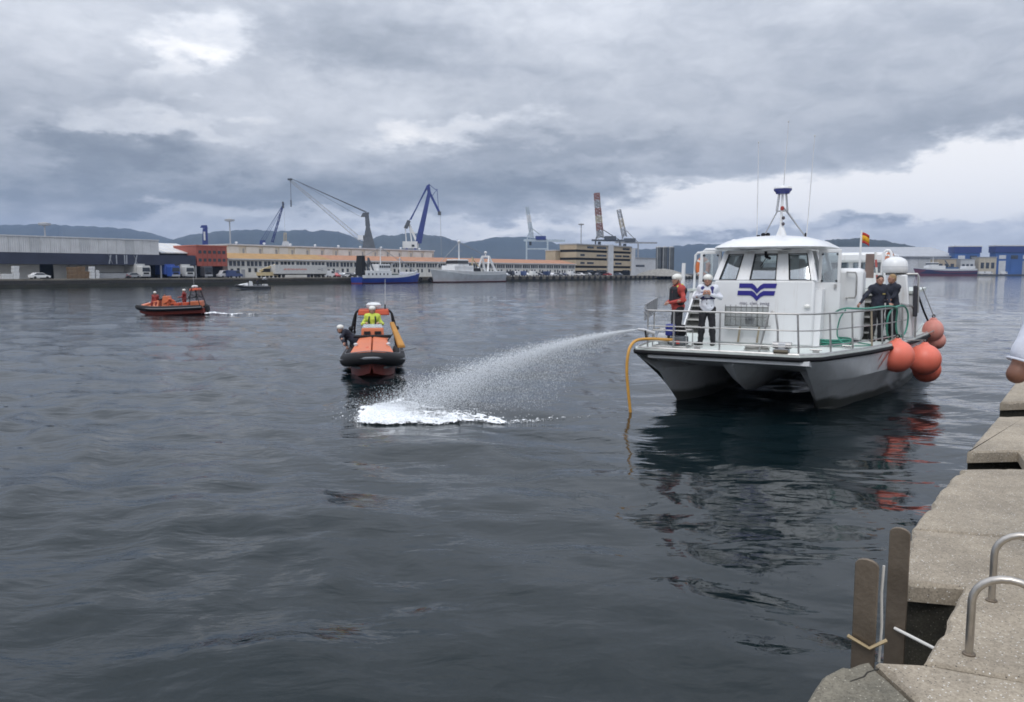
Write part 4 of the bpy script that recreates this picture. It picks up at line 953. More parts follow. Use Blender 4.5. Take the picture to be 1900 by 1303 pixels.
MB().hexa([(-3.2, -1, .1), (3.2, -1, .1), (3.2, 1, .1), (-3.2, 1, .1)], [(-3.7, -1.2, 1.5), (3.7, -1.2, 1.5), (3.7, 1.2, 1.5), (-3.7, 1.2, 1.5)]).build('body', grey, T, smooth=False); MB().box(-3.75, -1.27, 1.4, 3.75, 1.27, 1.55).build('rim', dark, T, smooth=False)

# ---- ships
def hull(L, B, fb, sheer, draft, m_, name, T, bow=.32, n=26, stern=.85, z_off=0.0, top=1.0):
    rings = []
    for i in range(n):
        f = i/(n-1); x = -L/2+L*f
        w = B/2*(stern+(1-stern)*min(1, f/.3))*(1 if f < 1-bow else max(.01, 1-((f-(1-bow))/bow)**2.2))
        zt = (fb+sheer*max(0, (f-.45)/.55)**2+.15*sheer*max(0, (.3-f)/.3)**2)*top+z_off; rk = max(0, (f-.8)/.2)*L*.05
        rings.append([(x+rk, -w, zt), (x+rk*.3, -w*.93, zt*.35), (x, -w*.8, -draft*.3), (x, 0, -draft), (x, w*.8, -draft*.3), (x+rk*.3, w*.93, zt*.35), (x+rk, w, zt)])
    return MB().loft(rings).build(name, m_, T, fix=True)
hb = mat('trawler_blue_hull', (.015, .05, .30), .45, coat=.3, var=.12, scale=.6, dirt=.2, dcol=(.08, .07, .08)); hw = mat('ship_white_paint', (.68, .69, .70), .45, var=.06, scale=.5, dirt=.25, dcol=(.42, .36, .30), dscale=.6)
hg = mat('ship_grey_hull', (.42, .45, .48), .5, var=.12, scale=.5, dirt=.3, dcol=(.33, .28, .24), dscale=.6); boot = mat('red_boot_top', (.18, .035, .03), .6, var=.2)
def rig(T, pts, r, m_, name): 
    mb = MB()
    for a, b_ in pts: mb.bar(a, b_, r)
    return mb.build(name, m_, T, smooth=False)
# blue trawler, bow to the right
s0, s1 = span(662, 774, -4); L = (s1-s0); T = QT('trawler', 'fishing boat with bright blue hull and white superstructure moored at the far quay', 'fishing boat', (s0+s1)/2, -4.2, 0)
hull(L, 6.4, 1.7, 1.5, 1.2, hb, 'hull', T); hull(L*1.002, 6.5, .25, 0, 1.0, boot, 'boot_top', T)
MB().loft([[(-L/2+L*f, -w, 1.72+z), (-L/2+L*f, -w, 2.6+z), (-L/2+L*f, -w+.25, 2.6+z), (-L/2+L*f, -w+.25, 1.72+z)] for f, w, z in [(k/12, 3.1*(1 if k < 8 else max(.1, 1-((k-8)/4)**2*.95)), 1.5*max(0, (k/12-.45)/.55)**2) for k in range(13)]]).build('bulwark', hw, T, fix=True)
MB().box(-L*.42, -2.4, 1.6, -L*.02, 2.4, 4.0).build('deckhouse', hw, T, smooth=False, bevel=.1); MB().box(-L*.22, -2.0, 4.0, -L*.03, 2.0, 6.0).build('wheelhouse', hw, T, smooth=False, bevel=.1)
for k in range(5): MB().box(-L*.205+k*L*.035, -2.06, 4.9, -L*.205+k*L*.035+L*.025, -1.98, 5.6).build('window', gls, T, smooth=False)
for k in range(6): MB().box(-L*.40+k*L*.06, -2.46, 2.6, -L*.40+k*L*.06+.5, -2.38, 3.2).build('porthole', gls, T, smooth=False)
MB().hexa([(-L*.47, -1.6, 2.4), (-L*.40, -1.6, 2.4), (-L*.40, 1.6, 2.4), (-L*.47, 1.6, 2.4)], [(-L*.45, -1.3, 8.6), (-L*.41, -1.3, 8.6), (-L*.41, 1.3, 8.6), (-L*.45, 1.3, 8.6)]).build('stern_gantry', dark, T, smooth=False)
rig(T, [((-L*.43, 0, 8.4), (-L*.30, 0, 4.2)), ((-L*.36, -1, 4), (-L*.33, -.5, 8)), ((-L*.33, -.5, 8), (-L*.27, -1, 4))], .4, cdark, 'net_boom')
MB().tube([(-L*.12, 0, 6), (-L*.12, 0, 11.5)], .16, 6).build('mast', hw, T); rig(T, [((-L*.12, -1.2, 9), (-L*.12, 1.2, 9)), ((-L*.12, 0, 11.3), (L*.46, 0, 4)), ((-L*.12, 0, 11.3), (-L*.42, 0, 8))], .12, grey, 'rigging')
MB().tube([(L*.2, 0, 2), (L*.2, 0, 8.3)], .16, 6).build('foremast', hw, T); rig(T, [((L*.2, 0, 8), (L*.02, 0, 5)), ((L*.2, 0, 8), (L*.44, 0, 3.6))], .14, grey, 'derrick')
MB().box(L*.03, -1.5, 1.7, L*.12, 1.5, 3.0).build('winch', mat('winch_green', (.05, .10, .08), .6), T, smooth=False)
MB().box(L*.26, -2, 2.2, L*.40, 2, 3.6).build('whaleback', hw, T, smooth=False, bevel=.15)
# white and grey trawler, bow to the left
s0, s1 = span(803, 928, -5); L = (s1-s0)*.97; T = QT('trawler', 'white and pale grey stern trawler with a white gantry moored at the far quay', 'fishing boat', (s0+s1)/2, -5.2, 0, pi)
hull(L, 8.0, 2.6, 1.9, 1.4, hg, 'hull', T); hull(L*1.002, 8.1, .35, 0, 1.2, boot, 'boot_top', T)
hull(L*.99, 7.9, 1.2, .8, -2.6, hw, 'bulwark', T, z_off=2.62)
MB().box(L*.02, -3.2, 3.4, L*.30, 3.2, 5.8).build('deckhouse', hw, T, smooth=False, bevel=.2)
MB().side([(-2.9, 5.8), (2.9, 5.8), (2.6, 8.0), (-2.6, 8.0)], L*.08, L*.24).build('wheelhouse', hw, T, smooth=False, bevel=.15); MB().side([(-2.92, 6.5), (2.92, 6.5), (2.72, 7.6), (-2.72, 7.6)], L*.09, L*.245).build('window', gls, T, smooth=False)
MB().tube([(L*.14, 0, 8), (L*.14, 0, 14.5)], .22, 6).build('mast', hw, T); rig(T, [((L*.14, -1.6, 11), (L*.14, 1.6, 11)), ((L*.14, 0, 14), (-L*.28, 0, 9.5)), ((L*.14, 0, 14), (L*.48, 0, 5))], .13, grey, 'rigging'); MB().sph((L*.14, 0, 14.3), .55).build('radome', hw, T)
g = MB()
for y in (-2.8, 2.8): g.bar((-L*.36, y, 2.8), (-L*.27, y*.55, 9.4), .6); g.bar((-L*.21, y, 2.8), (-L*.27, y*.55, 9.4), .5)
g.bar((-L*.27, -1.6, 9.3), (-L*.27, 1.6, 9.3), .6); g.bar((-L*.32, -2.2, 7), (-L*.32, 2.2, 7), .5); g.build('stern_gantry', hw, T, smooth=False)
MB().sph((-L*.27, 0, 10.7), .55).build('dome', hw, T); MB().tube([(-L*.27, 0, 9.3), (-L*.27, 0, 10.4)], .2, 6).build('dome_post', hw, T)
MB().box(-L*.12, -2, 3, -L*.02, 2, 5).build('winch', dark, T, smooth=False); MB().tube([(-L*.06, 0, 5), (-L*.06, 0, 9)], .2, 6).build('kingpost', cy_, T); rig(T, [((-L*.06, 0, 8.6), (-L*.16, 0, 5.5))], .25, cy_, 'derrick')
for k in range(7): MB().box(L*.04+k*L*.036, -3.26, 4.3, L*.04+k*L*.036+.6, -3.18, 4.9).build('porthole', gls, T, smooth=False)

# ---- right hand shore
P0 = at(1520, 500, 930); T = thing('shipyard_hall', 'very long pale grey shed with a flat roof beyond the moored boat', 'shed', (P0[0]-60, 935, 1.6), 0)
x1 = at(1772, 500, 935)[0]-P0[0]+60; zt = at(1600, 458, 935)[2]-1.6
MB().box(0, 0, 0, x1, 60, zt*.62).build('wall', lgrey, T, smooth=False)
nb = 20
for i in range(nb): MB().box(x1*i/nb+.5, -.6, 2, x1*(i+1)/nb-.5, -.0, zt*.60).build('wall_panel', clad2 if i % 3 else lgrey, T, smooth=False)
MB().hexa([(-2, -3, zt*.62), (x1+2, -3, zt*.62), (x1+2, 60, zt), (-2, 60, zt)], [(-2, -3, zt*.66), (x1+2, -3, zt*.66), (x1+2, 60, zt*1.05), (-2, 60, zt*1.05)]).build('roof', roofm, T, smooth=False)
MB().box(x1*.88, -1.2, 0, x1*.99, -.2, zt*.56).build('loading_door', grey, T, smooth=False)
bb = mat('shed_bright_blue', (.035, .10, .30), .55, var=.15, scale=.08); bn = mat('shed_deep_blue', (.02, .035, .16), .55, var=.12, scale=.08)
for px0, px1, py, lab in ((1770, 1817, 458, 'bright blue shipyard shed beside the pale long shed'), (1846, 1990, 457, 'bright blue shipyard shed at the far right with a deep blue top band')):
    a = at(px0, 500, 925); b_ = at(px1, 500, 925); zt = at(px0, py, 925)[2]-1.6; w = b_[0]-a[0]
    T = thing('blue_shed', lab, 'shed', (a[0], 925, 1.6), 0, 'blue sheds of the shipyard')
    MB().box(0, 0, 0, w, 12, zt*.78).build('wall', bb, T, smooth=False); MB().box(-1, -1, zt*.78, w+1, 13, zt).build('fascia', bn, T, smooth=False); MB().box(-1.4, -1.4, zt, w+1.4, 13.4, zt+1.2).build('roof', clad, T, smooth=False)
    for k in range(max(2, int(w/14))):
        MB().box(4+k*14, -.4, 0, 12+k*14, 0, zt*.48).build('hangar_door', (lgrey, bb, grey)[k % 3], T, smooth=False)
        MB().box(4+k*14, -.3, zt*.55, 12+k*14, 0, zt*.68).build('window', gls if k % 2 else lgrey, T, smooth=False)
for px, py0, w, m_, lab in ((1756, 481, 22, tan, 'cream block behind the white ship'), (1832, 478, 20, beige, 'low brown block between the two blue sheds'), (1795, 482, 16, clad2, 'grey workshop in front of the blue shed')):
    a = at(px, 500, 905); z_ = at(px, py0, 905)[2]-1.6; T = thing('workshop', lab, 'building', (a[0], 905, 1.6), 0)
    MB().box(-w/2, 0, 0, w/2, 15, z_).build('wall', m_, T, smooth=False); MB().box(-w/2-.5, -.5, z_, w/2+.5, 15.5, z_+.8).build('roof', roofm, T, smooth=False)
    for k in range(3): MB().box(-w*.4+k*w*.3, -.3, z_*.35, -w*.4+k*w*.3+w*.18, .0, z_*.7).build('window', gls, T, smooth=False)
a = at(1700, 505, 860); b_ = at(1808, 505, 860); L = b_[0]-a[0]
T = thing('supply_ship', 'white decked ship with dark blue and maroon hull beyond the moored boat', 'ship', ((a[0]+b_[0])/2, 860, 0), pi)
mh = mat('ship_dark_hull', (.03, .03, .09), .5, var=.15, scale=.1); mr_ = mat('ship_maroon', (.15, .035, .06), .55, var=.15, scale=.1)
hull(L, 14, 4.6, 3.0, 2, mr_, 'hull', T, bow=.25); hull(L*1.002, 14.2, 2.6, 2.6, -3.0, mh, 'topside', T, bow=.25, z_off=3.0); hull(L*.99, 14, 2.0, 1.5, -5.6, hw, 'bulwark', T, bow=.25, z_off=5.7)
MB().box(L*.05, -6, 7, L*.33, 6, 11).build('deckhouse', hw, T, smooth=False, bevel=.3); MB().box(-L*.46, -6, 7, -L*.30, 6, 10.5).build('aft_house', hw, T, smooth=False, bevel=.3)
MB().box(L*.16, -5, 11, L*.30, 5, 14.5).build('wheelhouse', hw, T, smooth=False, bevel=.2); MB().box(L*.165, -5.1, 12.4, L*.305, 5.1, 13.8).build('window', gls, T, smooth=False)
MB().tube([(L*.22, 0, 14.5), (L*.22, 0, 21)], .35, 6).build('mast', hw, T); MB().box(-L*.2, -3, 7, L*.0, 3, 9.5).build('deck_winch', mat('deck_blue', (.04, .08, .16), .6), T, smooth=False); MB().bar((-L*.08, 0, 9), (L*.02, 0, 17), .9).bar((-L*.08, 0, 9), (-L*.18, 0, 9), 1.2).build('deck_crane', cdark, T, smooth=False)
for i, (px, col, lab) in enumerate(((1822, (.7, .7, .7), 'white lorry on the quay between the blue sheds'), (1835, (.72, .72, .72), 'white van on the quay below the right blue shed'), (1862, (.68, .68, .7), 'pale van at the right end of the far shore'))):
    a = at(px, 505, 900); T = thing('parked_van', lab, 'van', (a[0], 900, 1.6), 0); pm = mat('van_white', (.7, .7, .7), .4)
    MB().wall([(-4, .6), (4, .6), (4, 1.8), (3, 3.3), (-4, 3.5)], -1.2, 1.2).build('body', pm, T, smooth=False); MB().wall([(2, 1.9), (3.6, 1.9), (2.9, 3.0), (2, 3.1)], -1.22, 1.22).build('window', gls, T, smooth=False); vehicle_wheels(T, (-2.6, 2.6), 1.0, .5)
# ------------------------------------------------------------------ the white catamaran workboat. local axes: x to its port side, y aft, z up
BA = radians(30); bp_ = np.array([cos(BA), -sin(BA), 0]); ba_ = np.array([sin(BA), cos(BA), 0])
B0 = gnd(1179, 646, 1.5)+2.4*bp_; B0[2] = 0
def bloc(px, py, ax, val):
    d = ray(px, py); o = CAM-B0; od = (o@bp_, o@ba_, o[2]); dd = (d@bp_, d@ba_, d[2]); t_ = (val-od[ax])/dd[ax]
    return Vector([od[i]+t_*dd[i] for i in range(3)])
def BW(x, y, z): w = B0+bp_*x+ba_*y; return (w[0], w[1], z)
bw = mat('boat_white_gelcoat', (.76, .77, .78), .32, var=.03, scale=1.5, dirt=.22, dcol=(.58, .56, .52), dscale=1.4, coat=.25, streak=.30)
hgr = mat('hull_light_grey', (.76, .77, .785), .38, var=.06, scale=1.2, dirt=.35, dcol=(.40, .41, .41), dscale=1.0, coat=.15, streak=.28, wline=.30)
smear_m = mat('red_smear', (.52, .20, .17), .6, var=.35, scale=6, dirt=.6, dcol=(.62, .52, .50), dscale=7)
blackr = mat('black_rubber_strake', (.012, .012, .014), .75, var=.2, scale=6, spec=.25)
deckm = mat('non_skid_deck', (.60, .64, .61), .75, var=.08, scale=4, dirt=.4, dcol=(.42, .45, .42), dscale=1.6)
ss = mat('boat_rail_steel', (.46, .45, .44), .38, .85, var=.15, scale=8)
bgl = glass_mat('wheelhouse_glass', (.62, .68, .70), .22)
indark = mat('cabin_interior', (.10, .11, .12), .7, var=.2); inlight = mat('cabin_lining', (.45, .45, .44), .7)
logo_m = mat('logo_blue', (.022, .018, .22), .4, var=.03); txt_m = mat('grey_lettering', (.22, .21, .27), .5)
DZ = 1.5
boat = thing('workboat', 'large white catamaran workboat with blue winged emblem moored off the quay', 'boat', (B0[0], B0[1], 0), -BA)
R_out = [(1.35, .05), (1.75, .45), (2.04, 1.24), (2.30, 2.0), (2.54, 2.76), (2.95, 4.5), (3.25, 6.4), (3.50, 8.6), (3.62, 11.0), (3.62, 14.0)]
L_out = [(-1.7, .02), (-2.15, .0), (-2.42, .06), (-2.55, .4), (-2.68, 1.3), (-2.85, 2.8), (-3.05, 4.5), (-3.25, 6.4), (-3.50, 8.6), (-3.60, 11.0), (-3.60, 14.0)]
outl = list(reversed(L_out))+R_out
def inset(poly, d):
    c = []
    for i, (x, y) in enumerate(poly): c.append((x-d*(1 if x > 0 else -1)*(1 if abs(x) > 1.9 else .3), y+d*(1 if y < 1 else 0)))
    return c
MB().prism(outl, DZ-.12, DZ).build('deck', deckm, boat, smooth=False, fix=True)
sk = MB(); rg = [(x, y, DZ-.09) for x, y in outl]
sk.tube(rg, .052, 8, caps=True); sk.build('rubbing_strake', blackr, boat)
MB().tube([(x, y, DZ+.015) for x, y in inset(outl, .06)], .028, 6).build('toe_rail', ss, boat)
def side_x(tab, y): return float(np.interp(y, [q[1] for q in tab], [q[0] for q in tab]))
Ro = R_out; Lo = [(x, y) for x, y in L_out if y > .05]
def demi(sg, tab, stem_top, stem_wl, in_x, wl_in, y_wl):
    rings = []
    for s_ in (0, .12, .3, .6, 1.1, 1.8, 2.8, 4.2, 6.0, 8.5, 11.5):
        ring = []
        for zz, kind in ((DZ-.14, 'o'), (.86, 'k'), (.80, 'k2'), (0.0, 'w'), (-.55, 'b'), (0.0, 'i'), (.55, 'ik'), (.95, 'it')):
            w = 1.0 if kind == 'o' else 1-math.exp(-s_*(.9+(2.2 if kind in ('k', 'k2') else 0)))
            f = min(1, max(0, (DZ-.14-zz)/(DZ-.14))); sx = stem_top+(stem_wl-stem_top)*f; sy = .14+(y_wl-.14)*f
            y = sy+s_*(13.8-sy)/11.5; ox = side_x(tab, y)
            tgt = {'o': ox, 'k': ox-sg*.10, 'k2': ox-sg*.16, 'w': ox-sg*.48, 'b': (ox-sg*.9), 'i': wl_in, 'ik': in_x, 'it': in_x-sg*.18}[kind]
            ring.append((sx+(tgt-sx)*w, y, zz))
        rings.append(ring)
    return MB().loft(rings)
demi(1, Ro, 1.42, 1.44, .95, 1.0, 2.45).build('hull', hgr, boat, ang=25, fix=True)
demi(-1, Lo, -2.12, -2.02, -1.25, -1.28, 2.05).build('hull', hgr, boat, ang=25, fix=True)
# bridge deck between the hulls, and the centre pod
MB().side([(.10, DZ-.125), (.10, DZ-.22), (1.0, 1.12), (2.3, .90), (6, .5), (13.5, .3), (13.5, DZ-.125)], -2.12, 1.55).build('bridge_deck', hgr, boat, ang=25)
pod = []
for y, w, zt, zb in ((.75, .03, 1.18, 1.12), (1.3, .42, 1.10, .72), (2.1, .58, 1.0, .38), (3.2, .66, .98, .25), (6, .7, .98, .2), (12, .7, .98, .2)):
    c = -.25; pod.append([(c-w, y, zt), (c-w*.55, y, zb+(zt-zb)*.4), (c, y-.02, zb), (c+w*.55, y, zb+(zt-zb)*.4), (c+w, y, zt)])
MB().loft(pod).build('centre_pod', hgr, boat, ang=25, fix=True)
# red smear patches laid just off the hull at the port bow
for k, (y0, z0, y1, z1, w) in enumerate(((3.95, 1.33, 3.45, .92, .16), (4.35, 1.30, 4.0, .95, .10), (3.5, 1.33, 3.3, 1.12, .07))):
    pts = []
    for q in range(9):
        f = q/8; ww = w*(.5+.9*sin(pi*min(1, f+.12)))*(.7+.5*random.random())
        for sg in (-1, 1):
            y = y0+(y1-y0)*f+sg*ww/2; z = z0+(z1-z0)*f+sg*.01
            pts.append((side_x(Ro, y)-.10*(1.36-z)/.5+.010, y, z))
    MB().add(pts, [(2*q, 2*q+1, 2*q+3, 2*q+2) for q in range(8)]).build('smear_patch', smear_m, boat)
# cabin
cab = MB(); cf, cb, hw0, hw1 = 2.45, 5.6, 1.22, 1.02
zs, zh, zr = 3.12, 3.86, 3.93
cab.hexa([(-hw0-.02, cf, DZ), (hw0+.02, cf, DZ), (hw0, cb, DZ), (-hw0, cb, DZ)], [(-hw0, cf+.04, zs), (hw0, cf+.04, zs), (hw0, cb, zs), (-hw0, cb, zs)])
cabin = cab.build('cabin', bw, boat, bevel=.05)
def fp(u, v, d=0.0):
    """point on the raked front: u -1..1 across, v 0 sill .. 1 head"""
    hw_ = hw0+(hw1-hw0)*v; return Vector((u*hw_, cf+.04+.36*v+d, zs+(zh-zs)*v))
def quadslab(mb, a, b_, c, d, th):
    n_ = (b_-a).cross(d-a).normalized()*th; return mb.hexa([a, b_, b_-n_, a-n_], [d, c, c-n_, d-n_])
wins = [(-.90, -.55), (-.27, .25), (.52, .93)]
edges = [-1]+[e for w in wins for e in w]+[1]
for k in range(0, len(edges), 2): quadslab(MB(), fp(edges[k], 0), fp(edges[k+1], 0), fp(edges[k+1], 1), fp(edges[k], 1), .10).build('window_pillar', bw, cabin, bevel=.012)
quadslab(MB(), fp(-1, .88), fp(1, .88), fp(1, 1.02), fp(-1, 1.02), .085).build('window_header', bw, cabin)
for a, b_ in wins:
    w_ = quadslab(MB(), fp(a-.01, .02, .035), fp(b_+.01, .02, .035), fp(b_+.01, .9, .035), fp(a-.01, .9, .035), .012).build('window', bgl, boat, smooth=False)
    P = [fp(a, .02, -.006), fp(b_, .02, -.006), fp(b_, .885, -.006), fp(a, .885, -.006)]
    MB().tube(P, .016, 6, closed=True).build('gasket', blackr, w_)
# cabin sides and back with openings
for sg in (-1, 1):
    for y0, y1 in ((2.55, 2.72), (3.55, 3.75), (5.35, 5.6)):
        sd_ = MB(); sd_.hexa([(sg*hw0-.05, y0, zs), (sg*hw0+.05, y0, zs), (sg*hw0+.05, y1, zs), (sg*hw0-.05, y1, zs)], [(sg*hw1-.05, y0+.3*(y0 < 3), zh), (sg*hw1+.05, y0+.3*(y0 < 3), zh), (sg*hw1+.05, y1+.2*(y0 < 3), zh), (sg*hw1-.05, y1+.2*(y0 < 3), zh)]); sd_.build('side_pillar', bw, cabin)
    w_ = MB().hexa([(sg*hw0-.01, 3.75, zs), (sg*hw0+.01, 3.75, zs), (sg*hw0+.01, 5.35, zs), (sg*hw0-.01, 5.35, zs)], [(sg*hw1-.01, 3.75, zh), (sg*hw1+.01, 3.75, zh), (sg*hw1+.01, 5.35, zh), (sg*hw1-.01, 5.35, zh)]).build('side_window', bgl, boat, smooth=False)
for a, b_ in ((-hw1, -.75), (-.15, .12), (.8, hw1)): MB().box(a, cb-.08, zs, b_, cb, zh).build('back_pillar', bw, cabin)
MB().box(-hw0+.06, cf+.5, zs-.02, hw0-.06, cb-.1, zs+.01).build('interior_top', indark, cabin)
MB().box(-.55, cf+.55, zs, .62, cf+1.0, zs+.32).build('console', indark, cabin, bevel=.03); MB().box(.25, 3.9, zs, .7, 4.3, zs+.55).build('helm_seat', indark, cabin, bevel=.06)
MB().box(-.9, 3.95, zs, -.4, 4.35, zs+.5).build('helm_seat', indark, cabin, bevel=.06)
for x0, x1 in ((.60, .78), (-.98, -.86)):
    MB().loft([[(x0+(x1-x0)*k/8, cf+.42+.03*(k % 2), z) for k in range(9)] for z in (zs+.02, zh)], closed=False).build('curtain', mat('pale_green_curtain', (.42, .52, .48), .8), cabin, ang=180)
MB().tube([(-.02, cf+.36, zh-.02), (-.02, cf+.34, zh-.14), (.1, cf+.34, zh-.2)], .035, 8).build('wiper_motor', blackr, cabin); MB().bar(fp(.05, .85, -.03), fp(-.1, .45, -.02), .014).build('wiper', blackr, cabin)
# roof: crowned, with a wide overhang
rings = []
for f, z in ((1.0, zr-.02), (1.03, zr+.015), (1.0, zr+.06), (.82, zr+.20), (.55, zr+.30), (.25, zr+.345), (.02, zr+.355)):
    rings.append([(f*1.42*abs(cos(a))**.62*(1 if cos(a) >= 0 else -1), 4.22+f*1.98*abs(sin(a))**.55*(1 if sin(a) >= 0 else -1), z) for a in np.linspace(0, 2*pi, 41)[:-1]])
MB().loft(rings).build('roof', bw, boat, ang=60, fix=True)
# emblem: two winged bars meeting in a V, one above the other
def band(y_, pts, th):
    P = [Vector((x, y_(z), z)) for x, z in pts]; o = MB(); o.wall(pts, 0, .012)
    o.v = [(v[0], y_(v[2])-.006-(.012-v[1]), v[2]) for v in o.v]; return o
fy = lambda z: cf+.04*(z-DZ)/(zs-DZ)
c, s_, zt_ = -.13, .46, 3.035
def winged(z0, h, tip, dx):
    L_ = c-s_+dx; R_r = c+s_+dx
    return [(L_, z0), (c-.13*1+dx*0, z0), (c-.06, z0-.05), (c, z0-.13), (c+.07, z0-.05), (c+.15, z0), (R_r, z0), (R_r-.025, z0-h), (c+.17, z0-h), (c+.09, z0-h-.04), (c-.01, z0-tip), (c-.10, z0-h-.04), (c-.17, z0-h), (L_-.01, z0-h)]
band(fy, winged(zt_, .115, .255, .015), .01).build('emblem', logo_m, cabin, smooth=False); band(fy, winged(zt_-.185, .115, .255, -.02), .01).build('emblem', logo_m, cabin, smooth=False)
def text_obj(txt, size, m_, parent, loc, rot, name='lettering', ext=.004, align='CENTER'):
    cu = bpy.data.curves.new(name, 'FONT'); cu.body = txt; cu.size = size; cu.extrude = ext; cu.align_x = align
    to = bpy.data.objects.new(name, cu); SC.collection.objects.link(to); bpy.context.view_layer.update()
    me_ = bpy.data.meshes.new_from_object(to.evaluated_get(bpy.context.evaluated_depsgraph_get())); bpy.data.objects.remove(to)
    me_.name = name; me_.materials.clear(); me_.materials.append(m_); o = link(name, me_, parent); o.location = loc; o.rotation_euler = rot; return o
text_obj('mac. clen. zwag', .118, txt_m, cabin, (c-.06, fy(2.5)-.006, 2.50), (pi/2, 0, 0))
MB().sph((1.08, cf-.02, 2.49), .075, .05, .05, 12, 8).build('deck_light', mat('lamp_lens', (.85, .84, .80), .15, coat=.5), boat)
MB().side([(cf+.06, DZ), (cf+1.3, DZ), (cf+1.3, 2.9), (cf+.25, 2.9)], hw0+.0, hw0+.16).build('cabin_gusset', bw, boat, smooth=False)
# perspex locker rack on the cabin front, on two struts
rk = MB(); rx0, rx1 = -.84, .22
acr = glass_mat('clouded_perspex', (.72, .73, .72), .05)
MB().box(rx0, cf-.30, 1.97, rx1, cf-.29, 2.46).build('rack_panel', acr, boat, smooth=False)
for x in np.linspace(rx0, rx1, 9): rk.bar((x, cf-.28, 1.97), (x, cf-.28, 2.50), .016); rk.bar((x, cf-.28, 1.98), (x, cf, 1.98), .012)
for z in (1.97, 2.2, 2.44): rk.bar((rx0, cf-.28, z), (rx1, cf-.28, z), .022)
rk.bar((rx0, cf-.28, 1.97), (rx0, cf, 1.97), .02); rk.bar((rx1, cf-.28, 1.97), (rx1, cf, 1.97), .02); rk.build('rack_frame', ss, boat, smooth=False)
for x in (-.50, -.03): MB().bar((x-.06, cf-.03, 1.55), (x+.04, cf-.26, 1.97), .045, .03).build('rack_strut', mat('tan_strut', (.36, .30, .22), .5), boat)
MB().lathe([(.11, 0), (.13, .16), (.05, .2)], (-.25, cf-.15, 2.02), 12).build('rack_lamp', lgrey, boat)
# doors folded open against the wings, both sides
for sg, nm in ((1, 'door'), (-1, 'door')):
    x0, x1 = (1.20, 1.72) if sg > 0 else (-1.80, -1.24); y_ = 3.18
    dm = MB(); dm.box(x0, y_-.025, DZ+.06, x1, y_+.025, 3.06); dr = dm.build('door', bw, boat, bevel=.01)
    fr_ = MB()
    for q in ((x0, 3.06, x0+.075, 3.88), (x1-.075, 3.06, x1, 3.88), (x0+.075, 3.80, x1-.075, 3.88)): fr_.box(q[0], y_-.028, q[1], q[2], y_+.028, q[3])
    fr_.build('window_frame', bw, dr, bevel=.01)
    MB().box(x0+.07, y_-.008, 3.06, x1-.07, y_+.008, 3.81).build('window', bgl, dr, smooth=False)
    for xx in (x0+.09, x1-.09):
        for zz in (3.10, 3.76): MB().sph((xx, y_-.035, zz), .026, .02, .026, 8, 6).build('bolt', blackr, dr)
    MB().box((x1-.14) if sg > 0 else (x0+.08), y_-.07, 2.92, (x1-.08) if sg > 0 else (x0+.14), y_-.03, 3.02).build('handle', ss, dr)
# engine casing with a grab handle, aft of the port door
MB().box(1.30, 4.3, DZ, 2.10, 5.2, 3.42).build('casing', bw, boat, bevel=.12)
MB().tube([(1.74, 4.28, 3.32), (1.74, 4.16, 3.32), (1.95, 4.16, 3.31), (1.98, 4.16, 3.2), (1.98, 4.16, 2.75), (1.95, 4.16, 2.66), (1.74, 4.16, 2.66), (1.74, 4.28, 2.66)], .022, 8).build('grab_handle', ss, boat)
MB().box(1.34, 4.2, DZ, 2.08, 4.3, DZ+.06).build('door_step', blackr, boat)
# raised after deck, stairs on both sides, after house
MB().box(-3.2, 6.7, DZ, 3.2, 13.2, 2.72).build('after_deck', bw, boat, bevel=.05)
MB().box(-3.24, 6.66, 2.72, 3.24, 13.2, 2.80).build('after_deck_sole', deckm, boat)
step_m = mat('stair_tread_grey', (.40, .40, .38), .7, var=.15, scale=5); riser = mat('stair_riser_grey', (.20, .20, .19), .8)  # risers a darker grey than the treads
for x0, x1 in ((-2.92, -2.30), (1.55, 2.20)):
    st = MB(); 
    for k in range(6):
        z = DZ+.2*(k+1); y0 = 5.35+.22*k
        st.box(x0, y0, z-.035, x1, y0+.26, z)
    st.build('stair_tread', step_m, boat, smooth=False)
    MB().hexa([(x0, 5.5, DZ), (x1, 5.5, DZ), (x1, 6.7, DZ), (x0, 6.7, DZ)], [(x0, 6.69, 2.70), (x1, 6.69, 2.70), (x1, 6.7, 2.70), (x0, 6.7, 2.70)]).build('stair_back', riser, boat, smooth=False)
    for x in (x0-.03, x1+.03): MB().hexa([(x-.025, 5.25, DZ), (x+.025, 5.25, DZ), (x+.025, 5.55, DZ), (x-.025, 5.55, DZ)], [(x-.025, 6.5, 2.72), (x+.025, 6.5, 2.72), (x+.025, 6.72, 2.72), (x-.025, 6.72, 2.72)]).build('stair_side', bw, boat, smooth=False)
MB().box(-1.5, 8.6, 2.80, 2.3, 11.5, 3.30).build('after_house_base', bw, boat, bevel=.04)
for x in (-1.45, -.5, .45, 1.3, 2.2):
    for y in (8.62, 11.3): MB().box(x-.06, y, 3.30, x+.06, y+.1, 3.62).build('after_house_pillar', bw, boat)
MB().box(-1.45, 8.7, 3.30, 2.2, 8.72, 3.62).build('after_house_window', bgl, boat); MB().box(-1.65, 8.4, 3.62, 2.45, 11.6, 3.92).build('after_house_top', bw, boat, bevel=.08)
# goal post frames at the stair heads
for x0, x1, nm in ((-3.10, -2.55, ''), (2.32, 2.55, '')):
    MB().tube([(x0, 6.9, 2.75), (x0+.03, 6.9, 3.86), (x0+.10, 6.9, 3.93), (x1-.06, 6.9, 3.93), (x1, 6.9, 3.86), (x1, 6.9, 2.75)], .04, 8).build('gate_frame', bw, boat)
MB().tube([(-2.42, 5.2, 2.6), (-2.36, 5.2, 3.88), (-2.25, 5.2, 3.97), (-1.4, 5.2, 3.97)], .05, 8).build('grab_frame', bw, boat)
